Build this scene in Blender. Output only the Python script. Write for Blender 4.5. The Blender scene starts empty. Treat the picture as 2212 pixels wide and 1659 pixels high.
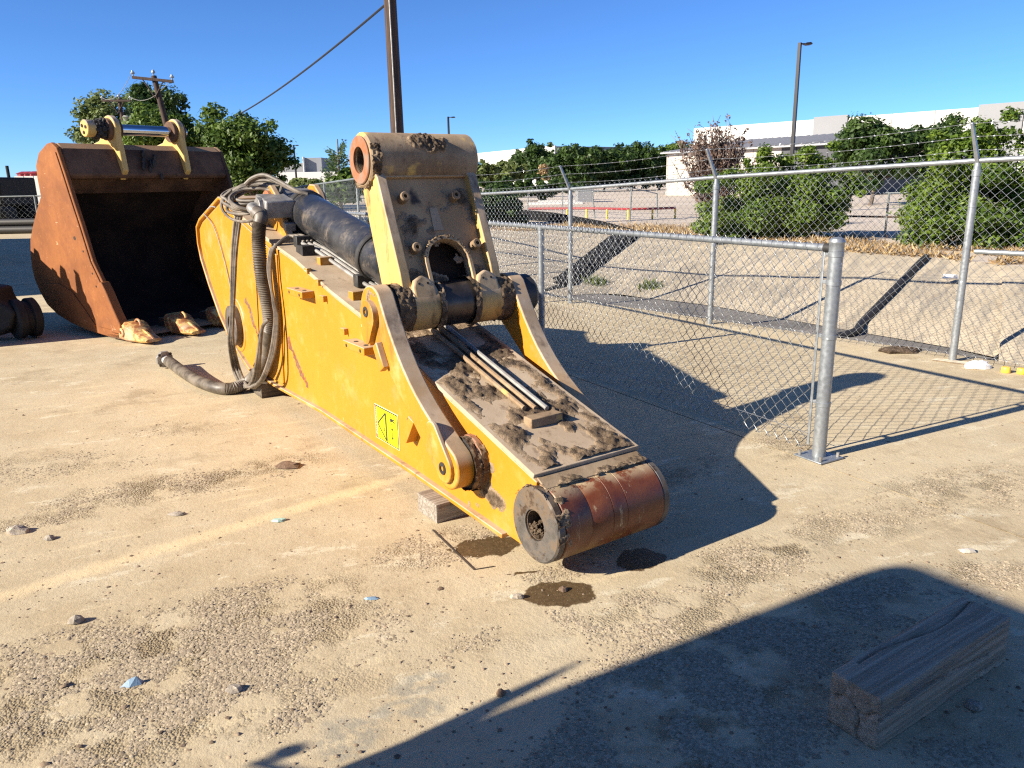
import bpy, bmesh, math, random
import numpy as np
from mathutils import Vector, Matrix
random.seed(7); RNG = np.random.default_rng(11)
C = bpy.context.scene.collection
R = math.radians

# ------------------------------------------------------------------ camera
CAM_H, PITCH, ROLL, FPX = 1.62, R(14.6), R(1.1), 1662.0      # FPX: focal length for a 2212 px wide picture
fw = np.array([0, math.cos(PITCH), -math.sin(PITCH)]); rt = np.array([1., 0, 0]); up = np.cross(rt, fw)
xr = rt*math.cos(ROLL) - up*math.sin(ROLL); yu = rt*math.sin(ROLL) + up*math.cos(ROLL)
cam_d = bpy.data.cameras.new('camera'); cam = bpy.data.objects.new('camera', cam_d); C.objects.link(cam)
cam_d.sensor_width = 36; cam_d.lens = 36*FPX/2212; cam_d.clip_start = 0.05; cam_d.clip_end = 3000
m = Matrix([[xr[i], yu[i], -fw[i], (0, 0, CAM_H)[i]] for i in range(3)] + [[0, 0, 0, 1]])
cam.matrix_world = m
bpy.context.scene.camera = cam

# ------------------------------------------------------------------ sky, sun, exposure
SUN_EL, SUN_DIR = R(26.5), R(27)          # shadows run along (cos, sin) of SUN_DIR
w = bpy.data.worlds.new('World'); bpy.context.scene.world = w; w.use_nodes = True
nt = w.node_tree; nt.nodes.clear()
sky = nt.nodes.new('ShaderNodeTexSky'); sky.sky_type = 'NISHITA'; sky.sun_disc = False
sky.sun_elevation = SUN_EL; sky.air_density = 0.65; sky.dust_density = 0.0; sky.ozone_density = 10.0; sky.altitude = 300
to_sun = Vector((-math.cos(SUN_DIR)*math.cos(SUN_EL), -math.sin(SUN_DIR)*math.cos(SUN_EL), math.sin(SUN_EL)))
sky.sun_rotation = math.atan2(to_sun.x, to_sun.y)
bg = nt.nodes.new('ShaderNodeBackground'); bg.inputs[1].default_value = 0.083
out = nt.nodes.new('ShaderNodeOutputWorld')
nt.links.new(sky.outputs[0], bg.inputs[0]); nt.links.new(bg.outputs[0], out.inputs[0])
sd = bpy.data.lights.new('sun', 'SUN'); sd.energy = 5.0; sd.angle = R(0.53); sd.color = (1, .91, .77)
sun = bpy.data.objects.new('sun', sd); C.objects.link(sun); sun.location = (-20, -9, 12)
sun.rotation_euler = to_sun.to_track_quat('Z', 'Y').to_euler()
vs = bpy.context.scene.view_settings
vs.view_transform = 'Standard'; vs.look = 'None'; vs.exposure = 1.2; vs.gamma = 1; vs.use_curve_mapping = False
bpy.context.scene.cycles.use_denoising = False      # keep the grain and the fine texture, as a photograph does
bpy.context.scene.cycles.filter_width = 1.25
bpy.context.scene.cycles.sample_clamp_indirect = 4

# ------------------------------------------------------------------ coordinates
CP = np.array([0, 0, CAM_H])
def ray(u, v): return xr*((u-1106)/FPX) - yu*((v-829.5)/FPX) + fw
def gp(u, v, z=0.):                        # where that line of sight meets height z
    d = ray(u, v); return CP + d*((z-CAM_H)/d[2])
def ay(u, v, y):                           # ... or the vertical plane y
    d = ray(u, v); return CP + d*(y/d[1])
# the stick's own frame: s from tip to heel, t across, z up
AZ = R(-34); sa = np.array([math.sin(AZ), math.cos(AZ), 0]); sb = np.array([math.cos(AZ), -math.sin(AZ), 0])
S0 = gp(1020, 1103, .10); S0[2] = 0
def SF(s, t, z): return S0 + s*sa + t*sb + np.array([0, 0, z])
def SL(u, v, t=0.):
    d = ray(u, v); k = np.dot(S0 + t*sb - CP, sb)/np.dot(d, sb); P = CP + k*d
    return np.dot(P-S0, sa), P[2]
# the bucket's frame: s towards the opening, t across, z up
AB = R(36); kb = np.array([math.sin(AB), math.cos(AB), 0]); ka = np.array([math.cos(AB), -math.sin(AB), 0])
K0 = gp(235, 712, .12); K0[2] = 0
def KF(s, t, z): return K0 + s*ka + t*kb + np.array([0, 0, z])

# ------------------------------------------------------------------ noise
_lat = RNG.random((64, 64, 64)).astype(np.float32)
def vnoise(x, y, z=0.):
    x, y, z = np.broadcast_arrays(np.asarray(x, float), np.asarray(y, float), np.asarray(z, float))
    xi, yi, zi = np.floor(x).astype(int), np.floor(y).astype(int), np.floor(z).astype(int)
    fx, fy, fz = x-xi, y-yi, z-zi
    fx, fy, fz = fx*fx*(3-2*fx), fy*fy*(3-2*fy), fz*fz*(3-2*fz)
    g = lambda a, b, c: _lat[(xi+a) & 63, (yi+b) & 63, (zi+c) & 63]
    l = lambda p, q, f: p + (q-p)*f
    return l(l(l(g(0,0,0), g(1,0,0), fx), l(g(0,1,0), g(1,1,0), fx), fy), l(l(g(0,0,1), g(1,0,1), fx), l(g(0,1,1), g(1,1,1), fx), fy), fz)
def fbm(x, y, z=0., o=4):
    x = np.asarray(x, float); y = np.asarray(y, float); z = np.asarray(z, float)
    v, a_, t = 0., .5, 0.
    for i in range(o):
        v = v + a_*vnoise(x*2**i + 17*i, y*2**i + 5*i, z*2**i + 9*i); t += a_; a_ *= .5
    return v/t

# ------------------------------------------------------------------ materials
class Mat:
    def __init__(s, name):
        s.m = bpy.data.materials.new(name); s.m.use_nodes = True; s.t = s.m.node_tree; s.b = s.t.nodes['Principled BSDF']; s.co = None
    def n(s, t, **k):
        x = s.t.nodes.new(t)
        for a_, v in k.items(): setattr(x, a_, v)
        return x
    def put(s, sock, v):
        if hasattr(v, 'links') or isinstance(v, bpy.types.NodeSocket): s.t.links.new(v, sock)
        elif isinstance(v, (tuple, list)) and len(v) == 3 and sock.type == 'RGBA': sock.default_value = (*v, 1)
        else: sock.default_value = v
    def obj(s):
        if not s.co: s.co = s.n('ShaderNodeTexCoord').outputs['Object']
        return s.co
    def map(s, vec=None, loc=(0,0,0), rot=(0,0,0), sc=(1,1,1)):
        v = vec or s.obj()
        if any(rot): x = s.n('ShaderNodeMapping'); s.put(x.inputs[0], v); x.inputs[2].default_value = rot; v = x.outputs[0]
        x = s.n('ShaderNodeMapping'); s.put(x.inputs[0], v); x.inputs[1].default_value = loc; x.inputs[3].default_value = sc
        return x.outputs[0]
    def noise(s, sc, det=4, rough=.55, vec=None, dist=0.):
        x = s.n('ShaderNodeTexNoise'); s.put(x.inputs['Vector'], vec or s.obj()); x.inputs['Scale'].default_value = sc; x.inputs['Detail'].default_value = det
        x.inputs['Roughness'].default_value = rough; x.inputs['Distortion'].default_value = dist; return x.outputs[0]
    def noisec(s, sc, det=3, vec=None):
        x = s.n('ShaderNodeTexNoise'); s.put(x.inputs['Vector'], vec or s.obj()); x.inputs['Scale'].default_value = sc; x.inputs['Detail'].default_value = det; return x.outputs[1]
    def vor(s, sc, feat='F1', vec=None, rnd=1.):
        x = s.n('ShaderNodeTexVoronoi', feature=feat); s.put(x.inputs['Vector'], vec or s.obj()); x.inputs['Scale'].default_value = sc; x.inputs['Randomness'].default_value = rnd
        return x.outputs[0]
    def rr(s, v, a_, b_, lo=0., hi=1., smooth=True):
        x = s.n('ShaderNodeMapRange'); x.interpolation_type = 'SMOOTHSTEP' if smooth else 'LINEAR'; s.put(x.inputs[0], v)
        for i, q in enumerate((a_, b_, lo, hi)): x.inputs[1+i].default_value = q
        return x.outputs[0]
    def math(s, op, a_, b_=0.):
        x = s.n('ShaderNodeMath', operation=op); s.put(x.inputs[0], a_); s.put(x.inputs[1], b_); return x.outputs[0]
    def mix(s, f, a_, b_, mode='MIX'):
        x = s.n('ShaderNodeMix', data_type='RGBA', blend_type=mode); s.put(x.inputs[0], f); s.put(x.inputs[6], a_); s.put(x.inputs[7], b_); return x.outputs[2]
    def attr(s, name): return s.n('ShaderNodeAttribute', attribute_name=name).outputs
    def xyz(s, vec=None):
        x = s.n('ShaderNodeSeparateXYZ'); s.put(x.inputs[0], vec or s.obj()); return x.outputs
    def nrm(s):
        x = s.n('ShaderNodeNewGeometry'); y = s.n('ShaderNodeSeparateXYZ'); s.t.links.new(x.outputs['Normal'], y.inputs[0]); return y.outputs
    def ell(s, cx, cy, rx, ry, ang, vec, soft=.5):  # 1 inside an ellipse, fading outwards
        v = s.n('ShaderNodeMapping', vector_type='TEXTURE'); s.put(v.inputs[0], vec); v.inputs[1].default_value = (cx, cy, 0); v.inputs[2].default_value = (0, 0, ang); v.inputs[3].default_value = (rx, ry, 1e6)
        l = s.n('ShaderNodeVectorMath', operation='LENGTH'); s.t.links.new(v.outputs[0], l.inputs[0])
        return s.rr(l.outputs['Value'], 1-soft, 1+soft, 1, 0)
    def bump(s, h, st=.3, d=.01, prev=None):
        x = s.n('ShaderNodeBump'); x.inputs['Strength'].default_value = st; x.inputs['Distance'].default_value = d; s.put(x.inputs['Height'], h)
        if prev: s.put(x.inputs['Normal'], prev)
        return x.outputs[0]
    def end(s, col, rough=.7, metal=0., nor=None, spec=.5):
        s.put(s.b.inputs['Base Color'], col); s.put(s.b.inputs['Roughness'], rough); s.put(s.b.inputs['Metallic'], metal); s.b.inputs['Specular IOR Level'].default_value = spec
        if nor: s.put(s.b.inputs['Normal'], nor)
        return s.m
def simple(name, col, rough=.7, metal=0., var=.25, sc=12., bump=.15):
    k = Mat(name); f = k.noise(sc, 5); d = tuple(c*(1-var) for c in col); l = tuple(min(1, c*(1+var*.6)) for c in col)
    return k.end(k.mix(k.rr(f, .3, .7), d, l), rough, metal, k.bump(k.noise(sc*4, 4), bump, .004))

def yellow_paint(name, mud_amt=.5, dust=.5, rust=.3, wear=.5, base=(.48, .208, .012)):
    k = Mat(name); big = k.noise(1.3, 4); mid = k.noise(6, 6, .65); fine = k.noise(38, 5, .7)
    col = k.mix(k.rr(big, .3, .7), tuple(c*.9 for c in base), base)
    sc = k.noise(9, 6, .7, k.map(sc=(1, 1, .35)))
    # faded / chalky paint and dust that has settled on upward faces
    col = k.mix(k.rr(mid, .5, .8, 0, .55*wear), col, (.60, .43, .17))
    upf = k.rr(k.nrm()[2], .12, .55)
    dcol = k.mix(k.rr(mid, .3, .7), (.36, .25, .15), (.47, .36, .25))
    col = k.mix(k.math('MULTIPLY', upf, k.rr(k.noise(3.5, 5), .2, .55, .55, 1)), col, dcol)
    col = k.mix(k.math('MULTIPLY', k.rr(k.noise(2.2, 6, .7), .56-.12*dust, .75), .7*dust), col, dcol)
    fleck = k.math('MULTIPLY', k.rr(k.noise(55, 3, .6, k.map(sc=(1, 1, .45))), .715, .74), k.rr(k.noise(3.3, 3), .48, .62)); col = k.mix(fleck, col, (.66, .56, .36))
    # chips and rust
    chips = k.math('MULTIPLY', k.rr(k.noise(24, 6, .75), .66, .69), k.rr(k.noise(2.6, 3), .5, .66))
    col = k.mix(k.math('MULTIPLY', chips, rust*2 if rust < .5 else 1.), col, (.16, .055, .02))
    scrat = k.math('MULTIPLY', k.rr(k.noise(7, 8, .8, k.map(rot=(.5, .3, .9), sc=(1, 9, 1))), .645, .66), k.rr(k.noise(2.1, 3), .5, .64)); col = k.mix(k.math('MULTIPLY', scrat, .55), col, (.30, .16, .07))
    # dark mud smears
    mud = k.math('MULTIPLY', k.rr(sc, .60-.13*mud_amt, .70), k.rr(k.noise(1.9, 3), .50-.16*mud_amt, .62-.10*mud_amt))
    col = k.mix(k.math('MULTIPLY', mud, .85*mud_amt), col, (.075, .05, .032))
    rough = k.rr(fine, .2, .8, .38, .62)
    return k.end(col, rough, 0, k.bump(fine, .06, .003), .4)

M = {}
M['stick'] = yellow_paint('stick_yellow_paint', .28, .42, .45, .55)
M['link'] = yellow_paint('worn_link_paint', 1., .9, .6, 1., (.56, .36, .11))
M['idler'] = yellow_paint('idler_paint', .7, .7, .6, .9)
M['ear'] = yellow_paint('bucket_ear_paint', .4, .5, .6, 1., (.56, .37, .11))
k = Mat('dusty_steel_top')                 # caked dust on the stick's upper plate
f1 = k.noise(3, 6); f2 = k.noise(14, 6, .7)
col = k.mix(k.rr(f1, .3, .7), (.36, .265, .17), (.49, .385, .265)); col = k.mix(k.rr(f2, .52, .72), col, (.22, .15, .09))
M['dusttop'] = k.end(col, .9, 0, k.bump(f2, .35, .006))
k = Mat('link_inner_dust'); f1 = k.noise(2.4, 6); f2 = k.noise(17, 6, .7); f3 = k.noise(7, 5, .7)
col = k.mix(k.rr(f1, .3, .7), (.36, .22, .105), (.50, .36, .20)); col = k.mix(k.rr(f3, .56, .74), col, (.17, .095, .05)); col = k.mix(k.rr(k.noise(4.5, 3), .62, .72), col, (.045, .034, .028))
M['linkinner'] = k.end(col, .8, 0, k.bump(f2, .25, .005))
k = Mat('dusty_link_metal'); f1 = k.noise(3, 6, .7); f2 = k.noise(15, 6, .75)
col = k.mix(k.rr(f1, .35, .65), (.22, .145, .082), (.36, .265, .165)); col = k.mix(k.rr(f2, .55, .7), col, (.13, .08, .05)); col = k.mix(k.rr(k.noise(5, 4), .6, .72), col, (.60, .40, .12))
M['linkboss'] = k.end(col, .85, 0, k.bump(f2, .3, .006), .3)
k = Mat('caked_mud'); f1 = k.noise(26, 6, .7); f2 = k.noise(90, 5, .75)
M['mud'] = k.end(k.mix(k.rr(f1, .35, .65), (.065, .044, .029), (.165, .118, .078)), .95, 0, k.bump(f2, .9, .01, k.bump(f1, .8, .02)), .2)
k = Mat('mud_crust'); f1 = k.noise(22, 6, .7); f2 = k.noise(80, 5, .75); hgt = k.attr('crust')[2]
col = k.mix(k.rr(f1, .35, .65), (.085, .058, .036), (.18, .128, .082)); col = k.mix(k.rr(hgt, .75, .1), col, (.32, .23, .145)); M['crust'] = k.end(col, .95, 0, k.bump(f2, .9, .01, k.bump(f1, .8, .015)), .2)
k = Mat('red_oxide_boss'); f1 = k.noise(5, 6, .7); f2 = k.noise(40, 6, .7, k.map(rot=(0, 0, -AZ), sc=(3, 1, 1)))
col = k.mix(k.rr(f1, .3, .7), (.11, .026, .009), (.21, .062, .019)); z_ = k.xyz()[2]
scr = k.math('MULTIPLY', k.rr(k.noise(19, 6, .8, k.map(rot=(0, 0, AZ), sc=(1., 1., .18))), .6, .66), .8)
col = k.mix(scr, col, (.42, .30, .17)); col = k.mix(k.math('MULTIPLY', k.rr(z_, .355, .41), k.rr(k.noise(12, 6, .7), .42, .54)), col, (.45, .34, .20))
col = k.mix(k.math('MULTIPLY', k.rr(z_, .20, .10), k.rr(k.noise(9, 6, .7), .35, .6)), col, (.28, .17, .06))
M['boss'] = k.end(col, k.rr(f1, .3, .7, .30, .55), 0, k.bump(f2, .25, .004), .5)
k = Mat('bare_worn_steel'); f1 = k.noise(7, 6, .7); f2 = k.noise(40, 5)
col = k.mix(k.rr(f1, .42, .58), (.13, .12, .11), (.13, .09, .055)); col = k.mix(k.rr(k.noise(13, 5, .7), .52, .62), col, (.06, .036, .02))
M['ring'] = k.end(col, k.rr(f1, .3, .7, .38, .75), k.rr(f1, .35, .6, .6, .05), k.bump(f2, .25, .003))
k = Mat('rusty_ring'); f1 = k.noise(9, 6, .7)
col = k.mix(k.rr(f1, .35, .65), (.24, .17, .12), (.30, .10, .035)); col = k.mix(k.rr(k.noise(6, 5), .56, .66), col, (.14, .10, .075))
M['rustring'] = k.end(col, .75, .1, k.bump(f1, .3, .005))
k = Mat('black_cylinder_paint'); f1 = k.noise(3.2, 6, .7); f2 = k.noise(14, 7, .8, k.map(rot=(0, 0, AZ), sc=(1, .35, 1)))
chip = k.math('MULTIPLY', k.rr(f2, .63, .66), k.rr(k.noise(2.4, 3), .46, .58)); z_ = k.xyz()[2]
col = k.mix(k.rr(f1, .35, .7), (.016, .017, .02), (.045, .044, .045)); col = k.mix(k.math('MULTIPLY', k.rr(k.noise(5, 6, .75), .5, .72), .75), col, (.21, .17, .125)); col = k.mix(chip, col, (.58, .54, .44))
M['cyl'] = k.end(col, k.rr(f1, .3, .7, .16, .45), 0, k.bump(k.noise(30, 5), .08, .003), .6)
M['blackmud'] = simple('greasy_black_mud', (.022, .019, .017), .75, 0, .5, 18, .6)
M['dkrod'] = simple('oiled_dark_steel', (.075, .06, .05), .33, .55, .5, 8, .2)
M['chrome'] = simple('chromed_pin', (.55, .56, .60), .07, 1., .15, 5, .03)
M['grsteel'] = simple('grey_cast_fitting', (.27, .255, .235), .5, .35, .3, 14, .3)
M['tube'] = simple('painted_grey_tube', (.30, .285, .26), .45, .2, .3, 10, .15)
M['black'] = simple('black_rubber', (.03, .028, .026), .55, 0, .35, 25, .2)
k = Mat('dusty_rubber_hose'); f1 = k.noise(9, 5, .7)
M['hose'] = k.end(k.mix(k.rr(f1, .32, .68), (.075, .062, .048), (.21, .175, .135)), .6, 0, k.bump(k.noise(60, 4), .2, .003))
k = Mat('big_hose_rubber'); f1 = k.noise(5, 5, .7)
M['bighose'] = k.end(k.mix(k.rr(f1, .35, .65), (.05, .038, .026), (.17, .14, .105)), .5, 0, k.bump(k.noise(50, 4), .25, .004))
k = Mat('bucket_rust'); f1 = k.noise(1.6, 7, .7); f2 = k.noise(9, 7, .75); f3 = k.noise(34, 5, .7, k.map(sc=(1, 1, .2)))
col = k.mix(k.rr(f1, .3, .7), (.17, .054, .012), (.285, .098, .023)); col = k.mix(k.rr(f2, .5, .74), col, (.17, .055, .02)); col = k.mix(k.rr(f2, .30, .42, .7, 0), col, (.33, .13, .035))
col = k.mix(k.math('MULTIPLY', k.rr(f3, .62, .68), .4), col, (.42, .20, .085))
col = k.mix(k.math('MULTIPLY', k.rr(k.noise(1.1, 6, .7, k.map(loc=(3, 1, 2))), .55, .66), .55), col, (.115, .045, .02)); col = k.mix(k.math('MULTIPLY', k.rr(k.noise(5, 8, .8, k.map(rot=(.4, .2, .6), sc=(1, 8, 1))), .63, .655), .7), col, (.56, .34, .18))
M['rust'] = k.end(col, .72, 0, k.bump(f3, .15, .004, k.bump(f2, .25, .008)), .35)
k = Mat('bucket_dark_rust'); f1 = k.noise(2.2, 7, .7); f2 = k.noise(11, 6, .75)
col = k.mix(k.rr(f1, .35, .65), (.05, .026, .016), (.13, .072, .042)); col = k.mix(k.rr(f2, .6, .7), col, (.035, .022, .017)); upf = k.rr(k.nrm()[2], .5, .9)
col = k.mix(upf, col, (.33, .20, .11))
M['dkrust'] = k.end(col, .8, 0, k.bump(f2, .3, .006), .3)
k = Mat('bucket_inner_shade'); f1 = k.noise(2.2, 7, .7)  # rust with the shade inside the bucket darkened into its colour
M['shaderust'] = k.end(k.mix(k.rr(f1, .35, .65), (.014, .010, .009), (.038, .024, .017)), .9, 0, k.bump(k.noise(11, 6, .75), .3, .006), .2)
k = Mat('worn_tooth'); f1 = k.noise(9, 6, .7); f2 = k.noise(4, 4)
col = k.mix(k.rr(f1, .42, .55), (.66, .42, .13), (.33, .12, .04)); col = k.mix(k.rr(f2, .55, .7), col, (.52, .36, .22))
M['tooth'] = k.end(col, .6, 0, k.bump(f1, .3, .006))
def galv(name, base=(.30, .32, .335), rough=.42, metal=.6):
    k = Mat(name); v = k.vor(45); f1 = k.noise(3, 5, .6); f2 = k.noise(30, 5)
    col = k.mix(k.rr(v, .1, .7), tuple(c*.86 for c in base), base); col = k.mix(k.rr(f1, .58, .75), col, (.36, .35, .32)); col = k.mix(k.rr(k.noise(22, 4), .68, .72), col, (.62, .63, .62))
    return k.end(col, k.rr(f2, .3, .7, rough-.08, rough+.14), metal, k.bump(f2, .06, .002))
M['galv'] = galv('galvanised_steel')
M['wire'] = simple('galvanised_wire', (.40, .41, .41), .38, .8, .15, 3, 0)
M['wireold'] = simple('weathered_fence_wire', (.20, .22, .22), .6, .4, .2, 3, 0)
k = Mat('weathered_timber'); vec = None
def wood(name, light, dark, ax, grain=1.):
    k = Mat(name); v1 = k.map(rot=(0, 0, ax), sc=(1.0, 44, 44)); f1 = k.noise(1.3, 7, .65, v1, .12); f2 = k.noise(4, 7, .75, v1); f3 = k.noise(4, 4)
    col = k.mix(k.rr(f1, .35, .68), dark, light); col = k.mix(k.rr(f2, .64, .70), col, tuple(c*.4 for c in dark)); col = k.mix(k.rr(f3, .5, .75, 0, .5), col, (.30, .26, .21))
    return k.end(col, .85, 0, k.bump(f2, .5*grain, .006, k.bump(f1, .5*grain, .012)), .3)

# ------------------------------------------------------------------ mesh helpers
ORG = {}
def link_obj(name, me, parent=None):
    o = bpy.data.objects.new(name, me); C.objects.link(o)
    if parent: o.parent = parent; ORG[o.name] = ORG.get(parent.name, np.zeros(3))
    return o
def tag(o, label=None, cat=None, group=None, kind=None):
    if label: o['label'] = label
    if cat: o['category'] = cat
    if group: o['group'] = group
    if kind: o['kind'] = kind
    return o
def thing(name, label, cat, loc=(0, 0, 0), group=None):
    o = bpy.data.objects.new(name, None); C.objects.link(o); o.location = Vector([float(q) for q in loc]); o.empty_display_size = .2
    ORG[o.name] = np.array(loc, float); return tag(o, label, cat, group)
ident = lambda x, y, z: np.array([x, y, z], float)
class MB:
    def __init__(s, F=ident): s.v = []; s.f = []; s.F = F
    def add(s, vs_, fs):
        n = len(s.v); s.v += [s.F(*p) for p in vs_]; s.f += [tuple(i+n for i in f) for f in fs]; return s
    def raw(s, vs_, fs):
        n = len(s.v); s.v += [np.array(p, float) for p in vs_]; s.f += [tuple(i+n for i in f) for f in fs]; return s
    def box(s, x0, x1, y0, y1, z0, z1):
        return s.add([(x0,y0,z0),(x1,y0,z0),(x1,y1,z0),(x0,y1,z0),(x0,y0,z1),(x1,y0,z1),(x1,y1,z1),(x0,y1,z1)], [(0,3,2,1),(4,5,6,7),(0,1,5,4),(1,2,6,5),(2,3,7,6),(3,0,4,7)])
    def prism(s, poly, y0, y1):            # poly in (x, z), swept along the second axis
        n = len(poly); return s.add([(p[0], y0, p[1]) for p in poly] + [(p[0], y1, p[1]) for p in poly], [tuple(range(n)), tuple(range(2*n-1, n-1, -1))] + [(i, (i+1) % n, n+(i+1) % n, n+i) for i in range(n)])
    def hprism(s, poly, z0, z1):           # poly in (x, y)
        n = len(poly); return s.add([(p[0], p[1], z0) for p in poly] + [(p[0], p[1], z1) for p in poly], [tuple(range(n)), tuple(range(2*n-1, n-1, -1))] + [(i, (i+1) % n, n+(i+1) % n, n+i) for i in range(n)])
    def strip(s, path, y0, y1, th):        # a bent plate: path in (x, z), thickness th to its left
        P = np.array(path, float); d = np.gradient(P, axis=0); d /= np.linalg.norm(d, axis=1)[:, None]; nn = np.stack([-d[:, 1], d[:, 0]], 1)
        Q = P + nn*th; return s.prism([tuple(p) for p in P] + [tuple(p) for p in Q[::-1]], y0, y1)
    def lathe(s, p0, p1, prof, n=32, closed=False):   # prof: (distance along axis, radius); points already in world space
        p0, p1 = np.array(p0, float), np.array(p1, float); ax = p1-p0; ax /= np.linalg.norm(ax)
        e = np.cross(ax, [0, 0, 1.]) if abs(ax[2]) < .95 else np.cross(ax, [1., 0, 0]); e /= np.linalg.norm(e); g = np.cross(ax, e)
        vs_ = []; fs = []; m_ = len(prof)
        for (d, r) in prof:
            for i in range(n):
                a_ = 2*math.pi*i/n; vs_.append(p0 + ax*d + (e*math.cos(a_) + g*math.sin(a_))*r)
        for j in range(m_ if closed else m_-1):
            for i in range(n): a_, b_ = j*n, ((j+1) % m_)*n; fs.append((a_+i, a_+(i+1) % n, b_+(i+1) % n, b_+i))
        if not closed: fs.append(tuple(range(n))[::-1]); fs.append(tuple(range((m_-1)*n, m_*n)))
        return s.raw(vs_, fs)
    def cyl(s, p0, p1, r0, r1=None, n=20):
        L_ = float(np.linalg.norm(np.array(p1)-np.array(p0))); return s.lathe(p0, p1, [(0, r0), (L_, r0 if r1 is None else r1)], n)
    def tubering(s, p0, p1, ro, ri, n=32, bev=.006):
        L_ = float(np.linalg.norm(np.array(p1)-np.array(p0))); return s.lathe(p0, p1, [(0, ri), (0, ro-bev), (bev, ro), (L_-bev, ro), (L_, ro-bev), (L_, ri)], n, True)
    def tube(s, path, r, n=8, cap=True):
        P = np.array(path, float); m_ = len(P); d = np.gradient(P, axis=0); d /= np.linalg.norm(d, axis=1)[:, None]
        rr = np.full(m_, r) if np.isscalar(r) else np.array(r, float)
        e = np.cross(d[0], [0, 0, 1.]); e = e if np.linalg.norm(e) > .05 else np.cross(d[0], [1., 0, 0]); e /= np.linalg.norm(e)
        vs_ = []; fs = []
        for j in range(m_):
            e = e - d[j]*np.dot(e, d[j]); e /= np.linalg.norm(e); g = np.cross(d[j], e)
            for i in range(n): a_ = 2*math.pi*i/n; vs_.append(P[j] + (e*math.cos(a_) + g*math.sin(a_))*rr[j])
        for j in range(m_-1):
            for i in range(n): fs.append((j*n+i, j*n+(i+1) % n, (j+1)*n+(i+1) % n, (j+1)*n+i))
        if cap: fs.append(tuple(range(n))[::-1]); fs.append(tuple(range((m_-1)*n, m_*n)))
        return s.raw(vs_, fs)
    def build(s, name, mat, parent=None, bevel=0., smooth=35, fix=True, seg=2):
        org = ORG.get(parent.name, np.zeros(3)) if parent else np.zeros(3)
        me = bpy.data.meshes.new(name); me.from_pydata([tuple(np.array(p)-org) for p in s.v], [], s.f)
        if fix:
            bm = bmesh.new(); bm.from_mesh(me); bmesh.ops.recalc_face_normals(bm, faces=bm.faces); bm.to_mesh(me); bm.free()
        me.materials.append(mat)
        if smooth: me.shade_smooth(); me.set_sharp_from_angle(angle=R(smooth))
        o = link_obj(name, me, parent)
        if bevel:
            b = o.modifiers.new('bevel', 'BEVEL'); b.width = bevel; b.segments = seg; b.limit_method = 'ANGLE'; b.angle_limit = R(40); b.harden_normals = False
        return o
def fast_mesh(name, V, Fq, mat, parent=None, attr=None, smooth=False):   # numpy verts and equal-sized faces
    org = ORG.get(parent.name, np.zeros(3)) if parent else np.zeros(3)
    V = np.asarray(V, np.float32) - org.astype(np.float32); Fq = np.asarray(Fq, np.int32); k_ = Fq.shape[1]
    me = bpy.data.meshes.new(name); me.vertices.add(len(V)); me.vertices.foreach_set('co', V.ravel()); me.loops.add(Fq.size); me.loops.foreach_set('vertex_index', Fq.ravel())
    me.polygons.add(len(Fq)); me.polygons.foreach_set('loop_start', np.arange(0, Fq.size, k_, dtype=np.int32))
    if smooth: me.polygons.foreach_set('use_smooth', np.ones(len(Fq), bool))
    me.update(calc_edges=True); me.materials.append(mat)
    if attr is not None:
        at = me.attributes.new('tint', 'FLOAT', 'FACE'); at.data.foreach_set('value', np.asarray(attr, np.float32))
    return link_obj(name, me, parent)
def spline(pts, n=60):                       # Catmull-Rom through points
    P = np.array(pts, float); P = np.vstack([2*P[0]-P[1], P, 2*P[-1]-P[-2]]); out_ = []
    m_ = len(P)-3
    for t in np.linspace(0, m_-1e-6, n):
        i = int(t); f = t-i; p0, p1, p2, p3 = P[i:i+4]
        out_.append(.5*((2*p1) + (p2-p0)*f + (2*p0-5*p1+4*p2-p3)*f*f + (3*p1-p0-3*p2+p3)*f**3))
    return np.array(out_)
def lump(mb, c, r, seed, sq=(1, 1, 1), n=10):  # an uneven clod
    vs_ = []; fs = []
    for j in range(n//2+1):
        th = math.pi*j/(n//2)
        for i in range(n):
            ph = 2*math.pi*i/n; d = np.array([math.sin(th)*math.cos(ph), math.sin(th)*math.sin(ph), math.cos(th)])
            q = r*(.55+.9*float(fbm(d[0]*1.7+seed, d[1]*1.7+seed*3, d[2]*1.7))); vs_.append(np.array(c) + d*q*np.array(sq))
    for j in range(n//2):
        for i in range(n): fs.append((j*n+i, j*n+(i+1) % n, (j+1)*n+(i+1) % n, (j+1)*n+i))
    mb.raw(vs_, fs)

def mud_relief(name, parent, Pf, Nf, ar, br, step, freq, thr, amp, seed, mask=None, mat='crust', sx=1.):
    # a crust of mud on a surface: Pf, Nf give point and normal for surface coordinates in metres
    A, B = np.meshgrid(np.arange(ar[0], ar[1], step), np.arange(br[0], br[1], step), indexing='ij'); n_ = fbm(A*freq*sx+seed, B*freq+seed*2, seed*.7, 5); mk = 1. if mask is None else mask(A, B)
    h = np.clip((n_*mk-thr)*7, 0, 1); hh_ = h*amp*(.15+1.5*np.clip(fbm(A*freq*5, B*freq*5, seed+3., 3)-.22, 0, 1)) + (h > .03)*.0012; P = Pf(A, B) + Nf(A, B)*hh_[..., None]
    I = np.arange(A.size).reshape(A.shape); q = np.stack([I[:-1, :-1], I[1:, :-1], I[1:, 1:], I[:-1, 1:]], -1).reshape(-1, 4); q = q[h.ravel()[q].max(1) > .04]
    o = fast_mesh(name, P.reshape(-1, 3), q, M[mat], parent, None, True); o['kind'] = 'stuff'; at = o.data.attributes.new('crust', 'FLOAT', 'POINT'); at.data.foreach_set('value', h.ravel().astype(np.float32)); return o
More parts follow.
